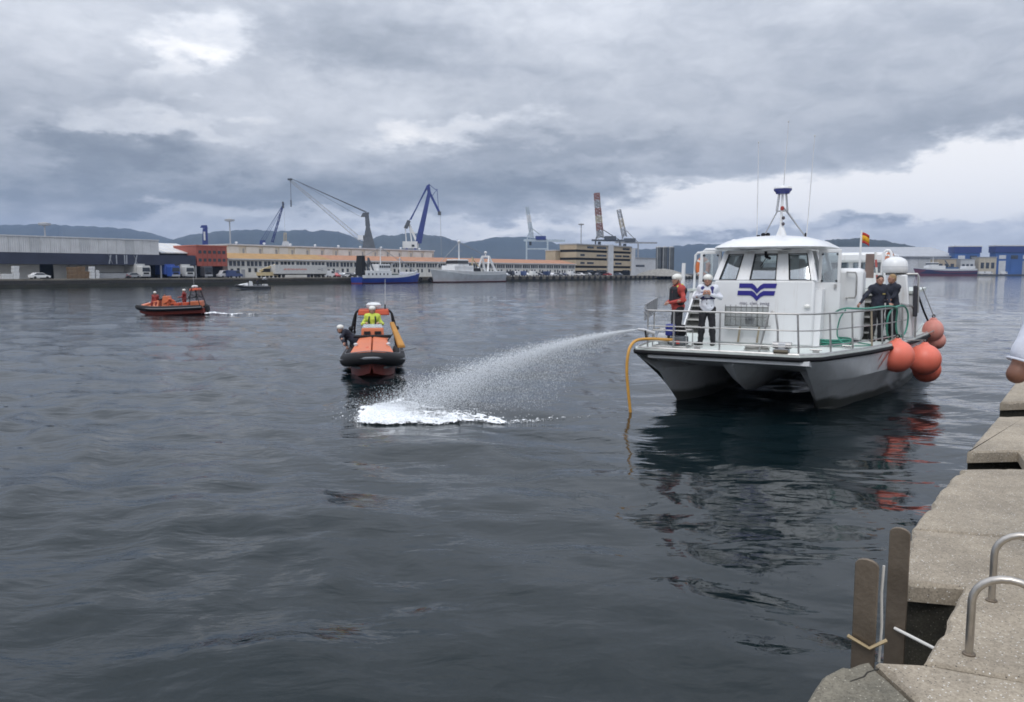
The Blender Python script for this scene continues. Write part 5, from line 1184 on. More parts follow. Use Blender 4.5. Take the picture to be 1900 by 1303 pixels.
# white mooring post with tarpaulin, radome on top
px_, py_ = 3.02, 6.6
MB().hexa([(2.95, 6.5, DZ), (3.20, 6.5, DZ), (3.20, 6.75, DZ), (2.95, 6.75, DZ)], [(2.72, 6.4, 3.25), (3.00, 6.4, 3.25), (3.00, 6.8, 3.25), (2.72, 6.8, 3.25)]).build('white_post', bw, boat, bevel=.04)
MB().lathe([(.02, .0), (.30, .0), (.335, .06), (.335, .16), (.33, .20), (.31, .30), (.25, .38), (.14, .435), (.02, .45)], (2.68, 6.6, 3.30), 24).build('radome', bw, boat)
MB().lathe([(.337, 0), (.337, .02)], (2.68, 6.6, 3.455), 24).build('radome_seam', lgrey, boat)
MB().tube([(2.45, 6.6, 3.27), (3.25, 6.6, 3.27), (3.28, 6.6, 3.2), (3.30, 6.6, 2.2)], .03, 8).build('radome_bracket', ss, boat)
# mast tripod with radar, whip aerials
mx, my = -.01, 4.6
MB().hexa([(mx-.14, my-.1, 4.27), (mx+.14, my-.1, 4.27), (mx+.14, my+.14, 4.27), (mx-.14, my+.14, 4.27)], [(mx-.03, my-.03, 4.62), (mx+.03, my-.03, 4.62), (mx+.03, my+.04, 4.62), (mx-.03, my+.04, 4.62)]).build('mast_foot', bw, boat, bevel=.02)
MB().tube([(mx-.02, my, 4.5), (mx+.0, my, 5.42)], .035, 8).build('mast', bw, boat)
for x in (-.5, .62): MB().tube([(x, my, 4.25), (mx+(.12 if x > 0 else -.12), my, 4.98)], .018, 6).build('mast_stay', grey, boat)
MB().tube([(.55, my+.6, 4.25), (mx, my+.05, 5.1)], .02, 6).build('mast_stay', grey, boat)
rf = MB()
for sx in (-1, 1): rf.bar((mx+.14*sx, my-.08, 4.96), (mx+.09*sx, my-.08, 5.43), .022); rf.bar((mx+.14*sx, my+.08, 4.96), (mx+.09*sx, my+.08, 5.43), .022)
rf.bar((mx-.15, my-.08, 4.97), (mx+.15, my-.08, 4.97), .022); rf.bar((mx-.15, my+.08, 4.97), (mx+.15, my+.08, 4.97), .022); rf.build('radar_cradle', grey, boat, smooth=False)
MB().lathe([(.14, 0), (.17, .0), (.20, .06), (.235, .09), (.235, .13)], (mx, my, 5.43), 20).build('radar_base', mat('radar_blue', (.02, .03, .17), .4), boat)
MB().lathe([(.235, 0), (.24, .02), (.22, .06), (.12, .085), (.02, .09)], (mx, my, 5.56), 20).build('radar_dome', bw, boat)
MB().lathe([(.045, 0), (.05, .05), (.045, .1), (.02, .12)], (mx, my, 4.99), 10).build('nav_light', mat('nav_light_red', (.35, .05, .04), .3), boat)
for z in (4.62, 4.78): MB().sph((mx+.05, my-.06, z), .045, .045, .05, 10, 7).build('mast_lamp', mat('lamp_dark', (.06, .05, .06), .4), boat)
for x in (-.28, -.16): MB().lathe([(.055, 0), (.06, .09), (.03, .12)], (x-.1, my-.5, 4.25), 10).build('roof_lamp', blackr, boat)
MB().sph((-1.02, 3.6, 4.12), .11, .13, .08, 12, 8).build('gps_dome', bw, boat); MB().lathe([(.05, 0), (.05, .12)], (-.62, 4.6, 4.22), 8).build('aerial_foot', blackr, boat)
aer = mat('aerial_white', (.62, .63, .66), .5)
for p_, q_ in (((mx+.02, my, 5.64), (mx+.09, my, 7.33)), ((-.66, my, 4.25), (-.69, my, 6.85)), ((.64, my, 4.22), (.76, my, 6.90))):
    a_ = MB().tube([p_, q_], [.016, .008], 6).build('whip_aerial', aer, boat); MB().sph(q_, .022, .022, .03, 6, 5).build('tip', lgrey, a_)
MB().lathe([(.03, 0), (.03, .14), (.015, .17)], (.62, my, 4.2), 8).build('aerial_foot', blackr, boat)
# rails
def rail_path(z, ins):
    R = [(x-.10*ins, y+.06*ins) for x, y in R_out if y < 12]; Lx = [(x+.10*ins, y+.10*ins) for x, y in L_out if y < 5]
    return Lx, R
zt_, zm_, zl_ = 2.40, 2.03, 1.67
front = [(-2.2, .28), (-.5, .26), (1.25, .26), (1.6, .55), (1.9, 1.3), (2.15, 2.0), (2.40, 2.8), (2.80, 4.5), (3.08, 6.2)]
for z in (zt_, zm_, zl_): MB().tube([(x, y, z) for x, y in front], .022 if z == zt_ else .015, 8).build('rail', ss, boat)
for x, y in ((-2.2, .28), (-1.55, .27), (-.45, .26), (1.25, .26), (1.80, 1.05), (2.15, 2.0), (2.46, 3.05), (2.63, 3.75), (2.80, 4.5), (2.98, 5.5)):
    MB().tube([(x+(.05 if x > 1 else 0), y, DZ), (x, y, zt_)], .022, 8).build('stanchion', ss if abs(x-2.46) > .1 else mat('bronze_post', (.40, .33, .24), .5, .3), boat)
left = [(-2.2, .28), (-2.42, .6), (-2.55, 1.3), (-2.62, 1.9)]
for z in (zt_, zt_-.10): MB().tube([(x, y, z+.12*max(0, y-.28)) for x, y in left], .018, 8).build('rail', ss, boat)
lg = MB()
for k in range(7):
    f = k/6; x, y = -2.36-.24*f, .5+1.5*f; lg.bar((x, y, 2.16+.15*f), (x+.02, y, 2.54+.12*f), .035)
lg.bar((-2.36, .5, 2.16), (-2.60, 2.0, 2.31), .03); lg.bar((-2.36, .5, 2.52), (-2.60, 2.0, 2.64), .03); lg.build('boarding_ladder', grey, boat, smooth=False)
for x, y in ((-2.5, 1.1), (-2.62, 1.9)): MB().tube([(x, y, DZ), (x, y, 2.5)], .022, 8).build('stanchion', ss, boat)
MB().hexa([(-1.98, 1.95, DZ), (-1.90, 1.95, DZ), (-1.90, 2.02, DZ), (-1.98, 2.02, DZ)], [(-1.92, 1.95, 3.55), (-1.84, 1.95, 3.55), (-1.84, 2.02, 3.55), (-1.92, 2.02, 3.55)]).build('stair_post', bw, boat)
MB().tube([(.38, .55, DZ), (.50, .55, 2.05), (.58, .55, 2.38), (.66, .55, 2.44), (.73, .55, 2.38), (.78, .55, 2.05), (.80, .55, DZ)], .024, 8).build('hoop_rail', ss, boat)
# anchor windlass and deck gear
wl = MB().box(.72, .35, DZ, 1.05, .62, DZ+.10).build('windlass', grey, boat, bevel=.02)
MB().tube([(.70, .5, DZ+.18), (1.1, .5, DZ+.18)], .075, 12).build('drum', ss, wl); MB().box(.83, .4, DZ+.1, .98, .6, DZ+.24).build('gearbox', lgrey, wl, bevel=.02)
MB().tube([(.80, .12, DZ+.06), (1.1, .12, DZ+.06)], .055, 10).build('bow_roller', mat('bronze_dark', (.10, .085, .06), .5, .5), boat)
for x, y in ((-1.0, .35), (1.55, .95), (2.05, 2.4)): 
    cl = MB().box(x-.07, y-.03, DZ, x+.07, y+.03, DZ+.05); cl.tube([(x-.13, y, DZ+.07), (x+.13, y, DZ+.07)], .018, 6); cl.build('cleat', ss, boat)
MB().tube([(2.9, 6.2, 2.45), (3.15, 6.4, 2.4), (3.25, 6.7, 2.2), (3.25, 6.7, DZ)], .03, 8).build('rail', ss, boat)
bag = MB(); rp = mat('dark_tarp', (.04, .04, .05), .8)
MB().hexa([(3.18, 6.45, 2.1), (3.30, 6.45, 2.1), (3.30, 6.6, 2.1), (3.18, 6.6, 2.1)], [(3.16, 6.45, 2.95), (3.26, 6.45, 2.95), (3.26, 6.6, 2.95), (3.16, 6.6, 2.95)]).build('rolled_tarp', rp, boat, bevel=.03)

# things lying on, hung from or lashed to the boat
def coil(r, n, z0, dz, jit, cx, cy, sq=1.0, seed=1):
    rr_ = np.random.default_rng(seed); P = []
    for i in range(n*14):
        a = 2*pi*i/14; k = 1+jit*rr_.normal(0, 1)*.4; P.append((cx+r*k*cos(a)*(1-.12*(i//14 % 3)), cy+sq*r*k*sin(a)*(1-.12*(i//14 % 3)), z0+dz*i/14+.012*abs(rr_.normal())))
    return P
rope_g = mat('grey_rope', (.30, .29, .27), .85, bump=.3, bscale=120); hose_g = mat('green_hose', (.055, .26, .19), .45, var=.1, scale=5); hose_y = mat('yellow_hose', (.58, .30, .055), .5, var=.1, scale=6)
def free(name, mb, m_, label, cat, group=None, rz=-BA, smooth=True):
    o = mb.build(name, m_, smooth=smooth); o.location = (B0[0], B0[1], 0); o.rotation_euler = (0, 0, rz); return tag(o, label, cat, group)
free('rope_coil', MB().tube(coil(.28, 5, DZ+.02, .018, .12, .28, .75, .6), .016, 6), rope_g, 'grey mooring rope coiled on the foredeck beside the hoop rail', 'rope')
free('hose_coil', MB().tube(coil(.42, 7, DZ+.02, .022, .10, 1.62, 3.1, 1.3, 4), .02, 6), hose_g, 'green hose coiled flat on the deck right of the cabin', 'hose')
hp = [(1.50, 3.4, DZ+.1), (1.45, 3.6, 1.9), (1.62, 3.2, 2.3), (1.95, 2.3, 2.46), (2.2, 2.1, 2.47), (2.40, 2.75, 2.45), (2.62, 3.7, 2.46), (2.80, 4.4, 2.45), (2.90, 4.8, 2.35), (2.88, 5.0, 2.0), (2.92, 5.1, 1.7), (3.0, 5.6, 1.62), (3.08, 5.9, 1.8), (3.10, 5.9, 2.2), (3.0, 5.6, 2.42), (2.84, 4.7, 2.40), (2.74, 4.3, 2.2), (2.72, 4.4, 1.8), (2.78, 4.7, 1.55)]
def smoothp(P, k=6):
    P = [Vector(p) for p in P]; o = []
    for i in range(len(P)-1):
        p0, p1, p2, p3 = P[max(i-1, 0)], P[i], P[i+1], P[min(i+2, len(P)-1)]
        for j in range(k):
            t_ = j/k; o.append(.5*((2*p1)+(p2-p0)*t_+(2*p0-5*p1+4*p2-p3)*t_**2+(3*p1-p0-3*p2+p3)*t_**3))
    o.append(P[-1]); return o
free('draped_hose', MB().tube(smoothp(hp), .024, 7), hose_g, 'green hose draped in loops over the boat rail beside two men', 'hose')
free('loose_hose', MB().tube(smoothp([(2.0, 2.1, 2.44), (1.86, 2.2, 2.2), (1.80, 2.4, 1.8), (2.0, 2.4, 1.6), (2.3, 2.6, 1.56), (2.45, 3.4, 1.53), (2.1, 3.9, 1.53)]), .016, 6), hose_g, 'thin green hose hanging from the rail post onto the deck', 'hose')
# yellow suction hose over the port... starboard bow into the water
hb0 = [at(1248, 631, 18.6), at(1210, 629, 18.5), at(1184, 631, 18.42), at(1171, 641, 18.3), at(1165, 660, 18.22), at(1163, 690, 18.2), at(1166, 730, 18.2), at(1170, 768, 18.2), at(1172, 800, 18.2)]
sh_ = MB().tube(smoothp([tuple(q) for q in hb0]), .035, 9).build('suction_hose', hose_y); tag(sh_, 'thick yellow hose hanging over the bow corner into the water', 'hose')
# pump set at the feet of the helmeted man
pump = thing('pump', 'portable pump in a tubular frame with a blue tank at the bow corner', 'pump', BW(-1.72, .72, DZ), -BA)
fr_ = MB()
for y in (-.25, .25):
    fr_.tube([(-.42, y, .03), (.42, y, .03)], .018, 6); fr_.tube([(-.42, y, .03), (-.42, y, .42), (.42, y, .42), (.42, y, .03)], .018, 6)
for x in (-.42, .42):
    for z in (.03, .42): fr_.tube([(x, -.25, z), (x, .25, z)], .018, 6)
fr_.build('frame', ss, pump)
MB().box(-.02, -.2, .06, .34, .2, .27).build('engine_block', indark, pump, bevel=.03); MB().tube([(-.1, 0, .2), (-.34, 0, .2)], .14, 14).build('pump_casing', lgrey, pump)
MB().box(-.16, -.12, .27, .04, .14, .56).build('fuel_tank', mat('pump_blue', (.02, .03, .22), .4), pump, bevel=.04); MB().tube([(.14, -.1, .3), (.14, -.1, .5), (.32, -.1, .52)], .045, 8).build('exhaust', blackr, pump)
MB().box(.16, -.22, .1, .24, -.19, .18).build('badge', mat('pump_red', (.5, .05, .04), .4), pump); MB().tube([(.18, .1, .36), (.18, .2, .36)], .11, 12).build('recoil_starter', blackr, pump)
# life rings and the flag
orng = mat('lifebuoy_orange', (.62, .17, .055), .55, var=.08, scale=5); wht_b = mat('lifebuoy_white', (.7, .7, .68), .55)
def ring(label, x, y, z, rx, rz_, yaw):
    T = thing('life_ring', label, 'life ring', BW(x, y, z), -BA+yaw, 'orange life rings on the after rails')
    MB().tube([(rx*cos(a), 0, rz_*sin(a)) for a in np.linspace(0, 2*pi, 25)[:-1]], .07, 10, closed=True).build('ring', orng, T)
    for a in (pi/4, 3*pi/4, 5*pi/4, 7*pi/4): MB().tube([(rx*cos(a+d), 0, rz_*sin(a+d)) for d in (-.13, 0, .13)], .074, 10).build('band', wht_b, T)
    MB().tube([((rx+.09)*cos(a), -.03, (rz_+.09)*sin(a)) for a in np.linspace(0, 2*pi, 21)[:-1]], .008, 5, closed=True).build('grab_line', rope_g, T)
ring('orange life ring hung in the white frame behind the two helmeted men', -2.86, 7.0, 3.48, .17, .25, .5)
ring('orange life ring hung beside the red and white post on the right', 2.42, 8.1, 3.62, .12, .24, 1.1)
rw = thing('marker_post', 'red and white striped post behind the dark haired man', 'post', BW(2.10, 7.2, 2.8), -BA)
for k in range(5): MB().tube([(.12-.022*k, 0, k*.22), (.12-.022*(k+1), 0, (k+1)*.22)], .03, 8).build('stripe', wht_b if k % 2 == 0 else mat('post_red', (.45, .10, .09), .5), rw)
MB().box(-.25, .1, .35, -.02, .14, 1.05).build('mesh_panel', mat('brown_panel', (.22, .16, .14), .8), rw)
fg = thing('flag', 'small red and yellow flag drooping on a white staff', 'flag', BW(1.72, 7.0, 2.8), -BA)
MB().tube([(0, 0, -.02), (.02, 0, 1.72)], [.04, .025], 8).build('staff', bw, fg)
def cloth(z0, z1, m_):
    rows = [[(.03+.20*u, .05*sin(9*u+z*4)*u, z-.10*u*u) for u in np.linspace(0, 1, 9)] for z in (z0, (z0+z1)/2, z1)]
    o = MB().loft(rows, closed=False).build('cloth_band', m_, fg, ang=180); sl_ = o.modifiers.new('thick', 'SOLIDIFY'); sl_.thickness = .006
fr1 = mat('flag_red', (.42, .04, .03), .8); fy1 = mat('flag_yellow', (.68, .36, .02), .8)
cloth(1.36, 1.43, fr1); cloth(1.43, 1.58, fy1); cloth(1.58, 1.66, fr1)
# fenders: inflated balls on the port side
fo = mat('fender_orange', (.84, .19, .125), .42, var=.07, scale=3, dirt=.22, dcol=(.55, .25, .19), dscale=2.2); fp_ = mat('fender_faded_pink', (.66, .25, .20), .55, var=.12, scale=3, dirt=.35, dcol=(.45, .38, .32), dscale=2.0)
def ball(label, w, r, m_, top, rzs=1.0):
    T = thing('fender', label, 'fender', w, 0, 'ball fenders on the boat side')
    MB().lathe([(.02, -r*rzs)]+[(r*cos(a), r*rzs*sin(a)) for a in np.linspace(-1.45, 1.2, 15)]+[(.10, r*rzs*1.0), (.085, r*rzs*1.08), (.05, r*rzs*1.12), (.01, r*rzs*1.12)], (0, 0, 0), 28).build('ball', m_, T)
    MB().tube([(.045*cos(a), 0, r*rzs*1.12+.045+.045*sin(a)) for a in np.linspace(0, 2*pi, 11)[:-1]], .014, 6, closed=True).build('eye', blackr, T)
    MB().tube([(0, 0, r*rzs*1.15+.04), tuple(Vector(top)-Vector(w))], .012, 6).build('lanyard', rope_g, T)
def DW(px, py, Y): return tuple(at(px, py, Y))
ball('bright orange ball fender nearest the bow', DW(1664, 661, 19.9), .415, fo, BW(2.72, 4.3, DZ))
ball('large reddish ball fender behind the nearest one', DW(1715, 667, 21.0), .42, fo, BW(3.05, 5.6, DZ))
ball('ball fender hanging lowest, half hidden under the large reddish one', DW(1719, 685, 21.6), .37, fo, BW(3.12, 6.0, DZ))
ball('faded pink ball fender hung by a black strap farther aft', DW(1731, 613, 23.8), .30, fp_, BW(3.35, 7.2, 2.9), 1.15)
ball('chalky pale ball fender just below the faded pink one', DW(1737, 632, 23.9), .27, fp_, BW(3.42, 7.4, DZ))
free('fender_rope', MB().tube(smoothp([(3.22, 6.6, 2.9), (3.40, 7.1, 2.3), (3.52, 7.6, 1.95)]), .03, 6), blackr, 'black knotted rope holding the faded pink fender', 'rope')

# ------------------------------------------------------------------ people aboard
jred = mat('jacket_red', (.42, .055, .045), .7, var=.12, scale=9, bump=.2, bscale=30); jwhite = mat('jacket_white', (.66, .68, .74), .7, var=.07, scale=8, bump=.2, bscale=30)
jnavy = mat('sweater_navy', (.016, .019, .034), .8, var=.2, scale=9, bump=.2, bscale=40); tblack = mat('trousers_black', (.014, .014, .018), .8, var=.2, scale=9, bump=.2, bscale=30)
bootm = mat('boot_black', (.012, .012, .012), .5); helm = mat('helmet_white', (.72, .71, .66), .35, coat=.3, var=.04); vestb = mat('vest_black', (.015, .016, .022), .7); vestn = mat('harness_navy', (.03, .03, .17), .65)
hiv = mat('hi_vis_yellow', (.52, .62, .08), .7); brn = mat('hair_dark', (.025, .018, .014), .7, bump=.3, bscale=120); bln = mat('hair_fair', (.30, .19, .09), .7, bump=.3, bscale=120)
# 1 man in red, turned to his right, hands together at the waist
p1 = bloc(1248, 640, 2, DZ)
r1, j1 = person('person in a white helmet, red jacket and black vest standing by the pump', BW(-1.78, 1.25, DZ), radians(-30-48), dict(ell=(.30, .02, 1.14), wrl=(.10, -.26, 1.06), elr=(-.27, -.02, 1.14), wrr=(-.08, -.27, 1.05), hed=(0, -.05, 1.61), knl=(.12, -.04, .5), knr=(-.12, -.04, .5)),
     jred, tblack, bootm, helmet=helm, hl=((-.8, -.5, .1), (0, .6, -.7), .7), hr=((.8, -.5, .1), (0, .6, -.7), .7), loose=.014, face=.15)
surf_obj('life_vest', [('c', (-.08, -.10, 1.14), (-.09, -.09, 1.38), .095, .09), ('c', (.08, -.10, 1.14), (.09, -.09, 1.38), .095, .09), ('c', (-.09, .10, 1.16), (.09, .10, 1.36), .10, .10), ('c', (-.10, .0, 1.46), (-.09, -.06, 1.40), .055, .055), ('c', (.10, .0, 1.46), (.09, -.06, 1.40), .055, .055), ('c', (-.1, .05, 1.46), (.1, .05, 1.46), .06, .06), ('c', (-.16, 0, 1.1), (.16, 0, 1.1), .105, .105)], .012, vestb, r1, .03)
surf_obj('collar', [('c', (.10, .06, 1.50), (.13, -.05, 1.46), .035, .03), ('c', (.13, -.05, 1.46), (.11, -.14, 1.40), .03, .024)], .01, hiv, r1, .02)
# 2 man in white, hands at his chest
r2, j2 = person('person in a white helmet and white jacket with navy harness, hands at chest', BW(-1.12, 1.55, DZ), radians(-30+10), dict(ell=(.31, .02, 1.19), wrl=(.085, -.215, 1.27), elr=(-.31, .02, 1.19), wrr=(-.085, -.215, 1.27), hed=(0, -.06, 1.60), knl=(.125, -.03, .5), knr=(-.125, -.03, .5), anl=(.15, .02, .09), anr=(-.15, .0, .09)),
     jwhite, tblack, bootm, helmet=helm, hl=((-.35, -.2, .7), (-.5, .8, 0), .8), hr=((.35, -.2, .7), (.5, .8, 0), .8), loose=.014, foot=dict(l=(-.02, -.16, 0), r=(-.12, -.12, 0)))
surf_obj('harness', [('c', (-.10, -.09, 1.22), (-.11, -.07, 1.42), .052, .052), ('c', (.10, -.09, 1.22), (.11, -.07, 1.42), .052, .052), ('c', (-.11, -.07, 1.42), (-.08, .08, 1.47), .05, .05), ('c', (.11, -.07, 1.42), (.08, .08, 1.47), .05, .05), ('c', (-.09, .11, 1.2), (.09, .11, 1.4), .05, .05)], .011, vestn, r2, .02)
MB().tube([(.168*cos(a), .145*sin(a)-.005, 1.17) for a in np.linspace(0, 2*pi, 21)[:-1]], .022, 6, closed=True).build('belt', mat('belt_navy', (.02, .02, .07), .7), r2)
MB().bar((0, -.152, 1.16), (0, -.145, 0.98), .025, .012).build('zip', vestb, r2); MB().tube([(.16*cos(a), .135*sin(a), .985) for a in np.linspace(0, 2*pi, 21)[:-1]], .018, 6, closed=True).build('hem_band', vestb, r2)
for s_ in 'lr':
    k_ = j2['kn'+s_]; MB().tube([(k_.x+.085*cos(a), k_.y+.085*sin(a)+.01, k_.z-.03) for a in np.linspace(0, 2*pi, 15)[:-1]], .012, 6, closed=True).build('reflective_band', lgrey, r2)
# 3 man in navy reaching for the hose on the rail, 4 fair haired man behind him
r3, j3 = person('person with dark hair in a black sweater reaching along the rail for the hose', BW(2.42, 4.9, DZ), radians(-30+38), dict(shr=(-.20, -.03, 1.40), elr=(-.42, -.12, 1.20), wrr=(-.62, -.22, 1.02), ell=(.26, -.06, 1.13), wrl=(.16, -.30, 1.0), hed=(.02, -.05, 1.61), hil=(.09, 0, .92), knl=(.10, -.05, .5)),
     jnavy, tblack, bootm, hair=brn, hr=((-.75, -.3, -.5), (0, -.3, -.9), .7), hl=((-.3, -.8, 0), (0, -.2, -.9), .8), loose=.012, face=-.35)
MB().box(.04, -.155, 1.24, .12, -.150, 1.27).build('chest_badge', mat('badge_gold', (.35, .28, .10), .5), r3)
r4, j4 = person('person with fair hair in dark navy clothes standing just behind the dark haired man', BW(2.72, 5.75, DZ), radians(-30-55), dict(ell=(.22, -.10, 1.14), wrl=(.12, -.33, 1.02), elr=(-.22, -.10, 1.14), wrr=(-.10, -.33, 1.02), hed=(0, -.05, 1.64)),
     jnavy, tblack, bootm, hair=bln, hl=((0, -.9, -.2), (0, -.2, -.9), .7), hr=((0, -.9, -.2), (0, -.2, -.9), .7), loose=.012)
# bystander on the quay at the picture edge: only the sleeve and bent elbow reach into the frame
r5, j5 = person('person in a white T-shirt on the quay with one bent elbow at the picture edge', (2.925, 3.99, QZ-.006), radians(172),
     dict(shl=(.195, .0, 1.40), ell=(.312, .02, 1.085), wrl=(.16, -.12, 1.12), hil=(.08, 0, .92), knl=(.05, .0, .5), anl=(.0, .03, .09), shr=(-.195, .0, 1.40), elr=(-.38, .02, 1.12), wrr=(-.09, -.22, 1.17), hed=(0, -.06, 1.59), nek=(0, .01, 1.45)),
     mat('tshirt_white', (.64, .66, .74), .8, var=.05, scale=8, bump=.25, bscale=24), mat('jeans_blue', (.06, .08, .14), .85), mat('shoe_grey', (.2, .2, .2), .7), skin=SKIN2, hair=brn, foot=dict(l=(-.03, -.15, 0), r=(-.02, -.16, 0)), sleeve=.66, vox=.0085, hl=((-.6, -.5, .3), (-.5, .3, .4), .8), hr=((.5, -.5, .5), (.5, .3, .4), .8))
a5, b5 = j5['shl'], j5['ell']; d5 = (b5-a5).normalized(); o5 = d5.orthogonal().normalized(); q5 = d5.cross(o5); c5 = a5+(b5-a5)*.80
MB().tube([c5+(o5*cos(a)+q5*sin(a))*.071 for a in np.linspace(0, 2*pi, 25)[:-1]], .006, 6, closed=True).build('sleeve_hem', MATS['tshirt_white'], r5)
# ------------------------------------------------------------------ rescue boats
rub = mat('rib_black_tube', (.014, .014, .016), .7, var=.2, scale=5, spec=.3); ror = mat('rib_orange', (.60, .165, .07), .42, var=.08, scale=2.5, dirt=.15, dcol=(.4, .14, .08)); rdk = mat('rib_deep_orange', (.55, .085, .03), .5, var=.1, scale=2.5)
rhull = mat('rib_red_hull', (.20, .03, .018), .45, var=.12, scale=1.5); rgr = mat('rib_grey', (.20, .21, .23), .6, var=.1); rwh = mat('rib_white', (.66, .67, .68), .4)
tarp = mat('rescue_sled_amber', (.42, .20, .035), .65, var=.15, scale=4)
def rib(label, w, heading, orange=True, group='rigid rescue boats on the harbour'):
    T = thing('rescue_boat', label, 'boat', w, heading, group)
    o1, o2, hl = (ror, rdk, rhull) if orange else (rwh, rgr, rgr)
    # inflatable collar, rising to the bow
    side = [(.94, 3.1, .50), (.96, 1.5, .50), (.96, -.2, .52), (.92, -1.5, .58), (.74, -2.4, .68), (.42, -2.95, .77), (0, -3.15, .82)]
    P = smoothp(side+[(-x, y, z) for x, y, z in reversed(side[:-1])])
    r_ = [.215 if abs(p.y) < 2.9 else .20 for p in P]; r_[0] = r_[-1] = .12; r_[1] = r_[-2] = .22
    tb = MB().tube(P, r_, 14).build('collar', rub, T)
    MB().tube([(p.x*1.21, p.y-(.20 if p.y < -2.2 else 0)*max(0, 1-abs(p.x)), p.z+.02) for p in P], .045, 6).build('rub_rail', rgr, tb)
    MB().tube([(p.x*1.02, p.y, p.z+.23) for p in P[4:-4]], .014, 5).build('grab_line', rgr, tb)
    rings = []
    for y, wv, zk, zt in ((3.15, .82, -.30, .42), (1, .84, -.30, .42), (-1, .82, -.24, .44), (-2.0, .62, -.05, .52), (-2.6, .36, .22, .60), (-3.0, .06, .58, .70)):
        rings.append([(-wv, y, zt), (-wv*.92, y, zk*.35+.12), (0, y, zk), (wv*.92, y, zk*.35+.12), (wv, y, zt)])
    MB().loft(rings).build('hull', hl, T, ang=25, fix=True)
    MB().prism([(-.8, 3.1), (.8, 3.1), (.8, -1.6), (.5, -2.5), (-.5, -2.5), (-.8, -1.6)], .40, .46).build('deck', rgr, T, smooth=False)
    # orange foredeck with two sunk lockers, split down the middle
    for sg in (-1, 1):
        MB().hexa([(sg*.02, -2.85, .66), (sg*.66, -2.35, .62), (sg*.86, -1.0, .55), (sg*.02, -1.0, .55)][::sg], [(sg*.02, -2.80, 1.00), (sg*.74, -2.35, .93), (sg*.46, -.95, 1.30), (sg*.02, -.95, 1.34)][::sg]).build('foredeck', o1, T, smooth=False, bevel=.04)
        MB().hexa([(sg*.10, -2.35, 1.0), (sg*.48, -2.10, .96), (sg*.44, -1.45, 1.10), (sg*.10, -1.45, 1.13)][::sg], [(sg*.11, -2.33, 1.075), (sg*.46, -2.08, 1.03), (sg*.42, -1.46, 1.175), (sg*.11, -1.46, 1.215)][::sg]).build('locker_lid', o2, T, smooth=False, bevel=.01)
        MB().lathe([(.05, 0), (.05, .12), (.07, .13), (.07, .17), (.03, .19)], (sg*.56, -1.75, 1.0), 10).build('bollard', rwh, T)
    MB().tube([(-.66, -.92, 1.34), (.66, -.92, 1.34)], .055, 8).build('hand_rail', rub, T)
    # console with windscreen, jockey seats, engine box
    MB().hexa([(-.45, -.85, .46), (.45, -.85, .46), (.42, .1, .46), (-.42, .1, .46)], [(-.40, -.62, 1.62), (.40, -.62, 1.62), (.36, -.1, 1.62), (-.36, -.1, 1.62)]).build('console', o1, T, smooth=False, bevel=.05)
    for x in (-.19, .19): MB().hexa([(x-.12, -.725, 1.40), (x+.12, -.725, 1.40), (x+.12, -.66, 1.40), (x-.12, -.66, 1.40)], [(x-.11, -.70, 1.50), (x+.11, -.70, 1.50), (x+.11, -.63, 1.50), (x-.11, -.63, 1.50)]).build('instrument', blackr, T, smooth=False)
    MB().hexa([(-.36, -.60, 1.62), (.36, -.60, 1.62), (.36, -.58, 1.62), (-.36, -.58, 1.62)], [(-.33, -.50, 1.74), (.33, -.50, 1.74), (.33, -.48, 1.74), (-.33, -.48, 1.74)]).build('windscreen', bgl, T, smooth=False)
    for y in (.35, 1.15):
        for x in (-.3, .3): MB().box(x-.17, y, .46, x+.17, y+.5, .98).build('seat', o2, T, bevel=.06)
    MB().box(-.55, 1.9, .46, .55, 2.9, 1.05).build('engine_box', o1, T, bevel=.08)
    # roll bar with canopy, radar, light and whip aerial
    fr_ = MB()
    for sg in (-1, 1):
        fr_.tube(smoothp([(sg*.92, 2.0, .70), (sg*.86, 2.05, 1.35), (sg*.72, 2.15, 1.95), (sg*.55, 2.2, 2.12)]), .045, 7); fr_.tube([(sg*.86, 2.9, .70), (sg*.70, 2.55, 2.0)], .04, 7)
        fr_.tube([(sg*.84, 2.08, 1.40), (sg*.78, 2.75, 1.35)], .03, 6); fr_.tube([(sg*.86, 2.05, 1.35), (sg*.45, -.1, 1.0)], .022, 6)
        fr_.tube([(sg*.80, 2.1, 1.7), (sg*.75, 2.7, 1.2)], .025, 6)
    fr_.tube([(-.55, 2.2, 2.12), (.55, 2.2, 2.12)], .045, 7); fr_.build('roll_bar', rub, T)
    for sg in (-1, 1): MB().sph((sg*.90, 2.0, 1.42), .09, .09, .09, 8, 6).build('flood_lamp', rub, T)
    MB().hexa([(-.62, 1.95, 1.92), (.62, 1.95, 1.92), (.62, 2.75, 1.96), (-.62, 2.75, 1.96)], [(-.58, 2.0, 2.14), (.58, 2.0, 2.14), (.58, 2.7, 2.16), (-.58, 2.7, 2.16)]).build('canopy', o2, T, bevel=.04)
    MB().lathe([(.15, 0), (.28, .03), (.30, .12), (.22, .19), (.04, .21)], (0, 2.3, 2.20), 18).build('radar', rwh, T); MB().lathe([(.08, 0), (.08, .09)], (0, 2.3, 2.14), 10).build('radar_foot', rwh, T)
    MB().tube([(.45, 2.4, 2.12), (.47, 2.4, 3.3)], [.014, .007], 5).build('whip_aerial', aer, T); MB().tube([(.45, 2.4, 2.12), (.45, 2.4, 2.32)], .03, 6).build('aerial_base', rub, T)
    MB().box(-.3, 3.0, .1, .3, 3.45, .62).build('outboard', rub, T, bevel=.08); MB().box(-.05, 3.2, -.4, .05, 3.4, .1).build('outboard_leg', rub, T)
    return T
W1 = (-4.80, 26.9, -.10); h1 = radians(9)
R1 = rib('orange rescue boat coming head on towards the camera near the foam', W1, h1); R1.scale = (.93, .95, .96)
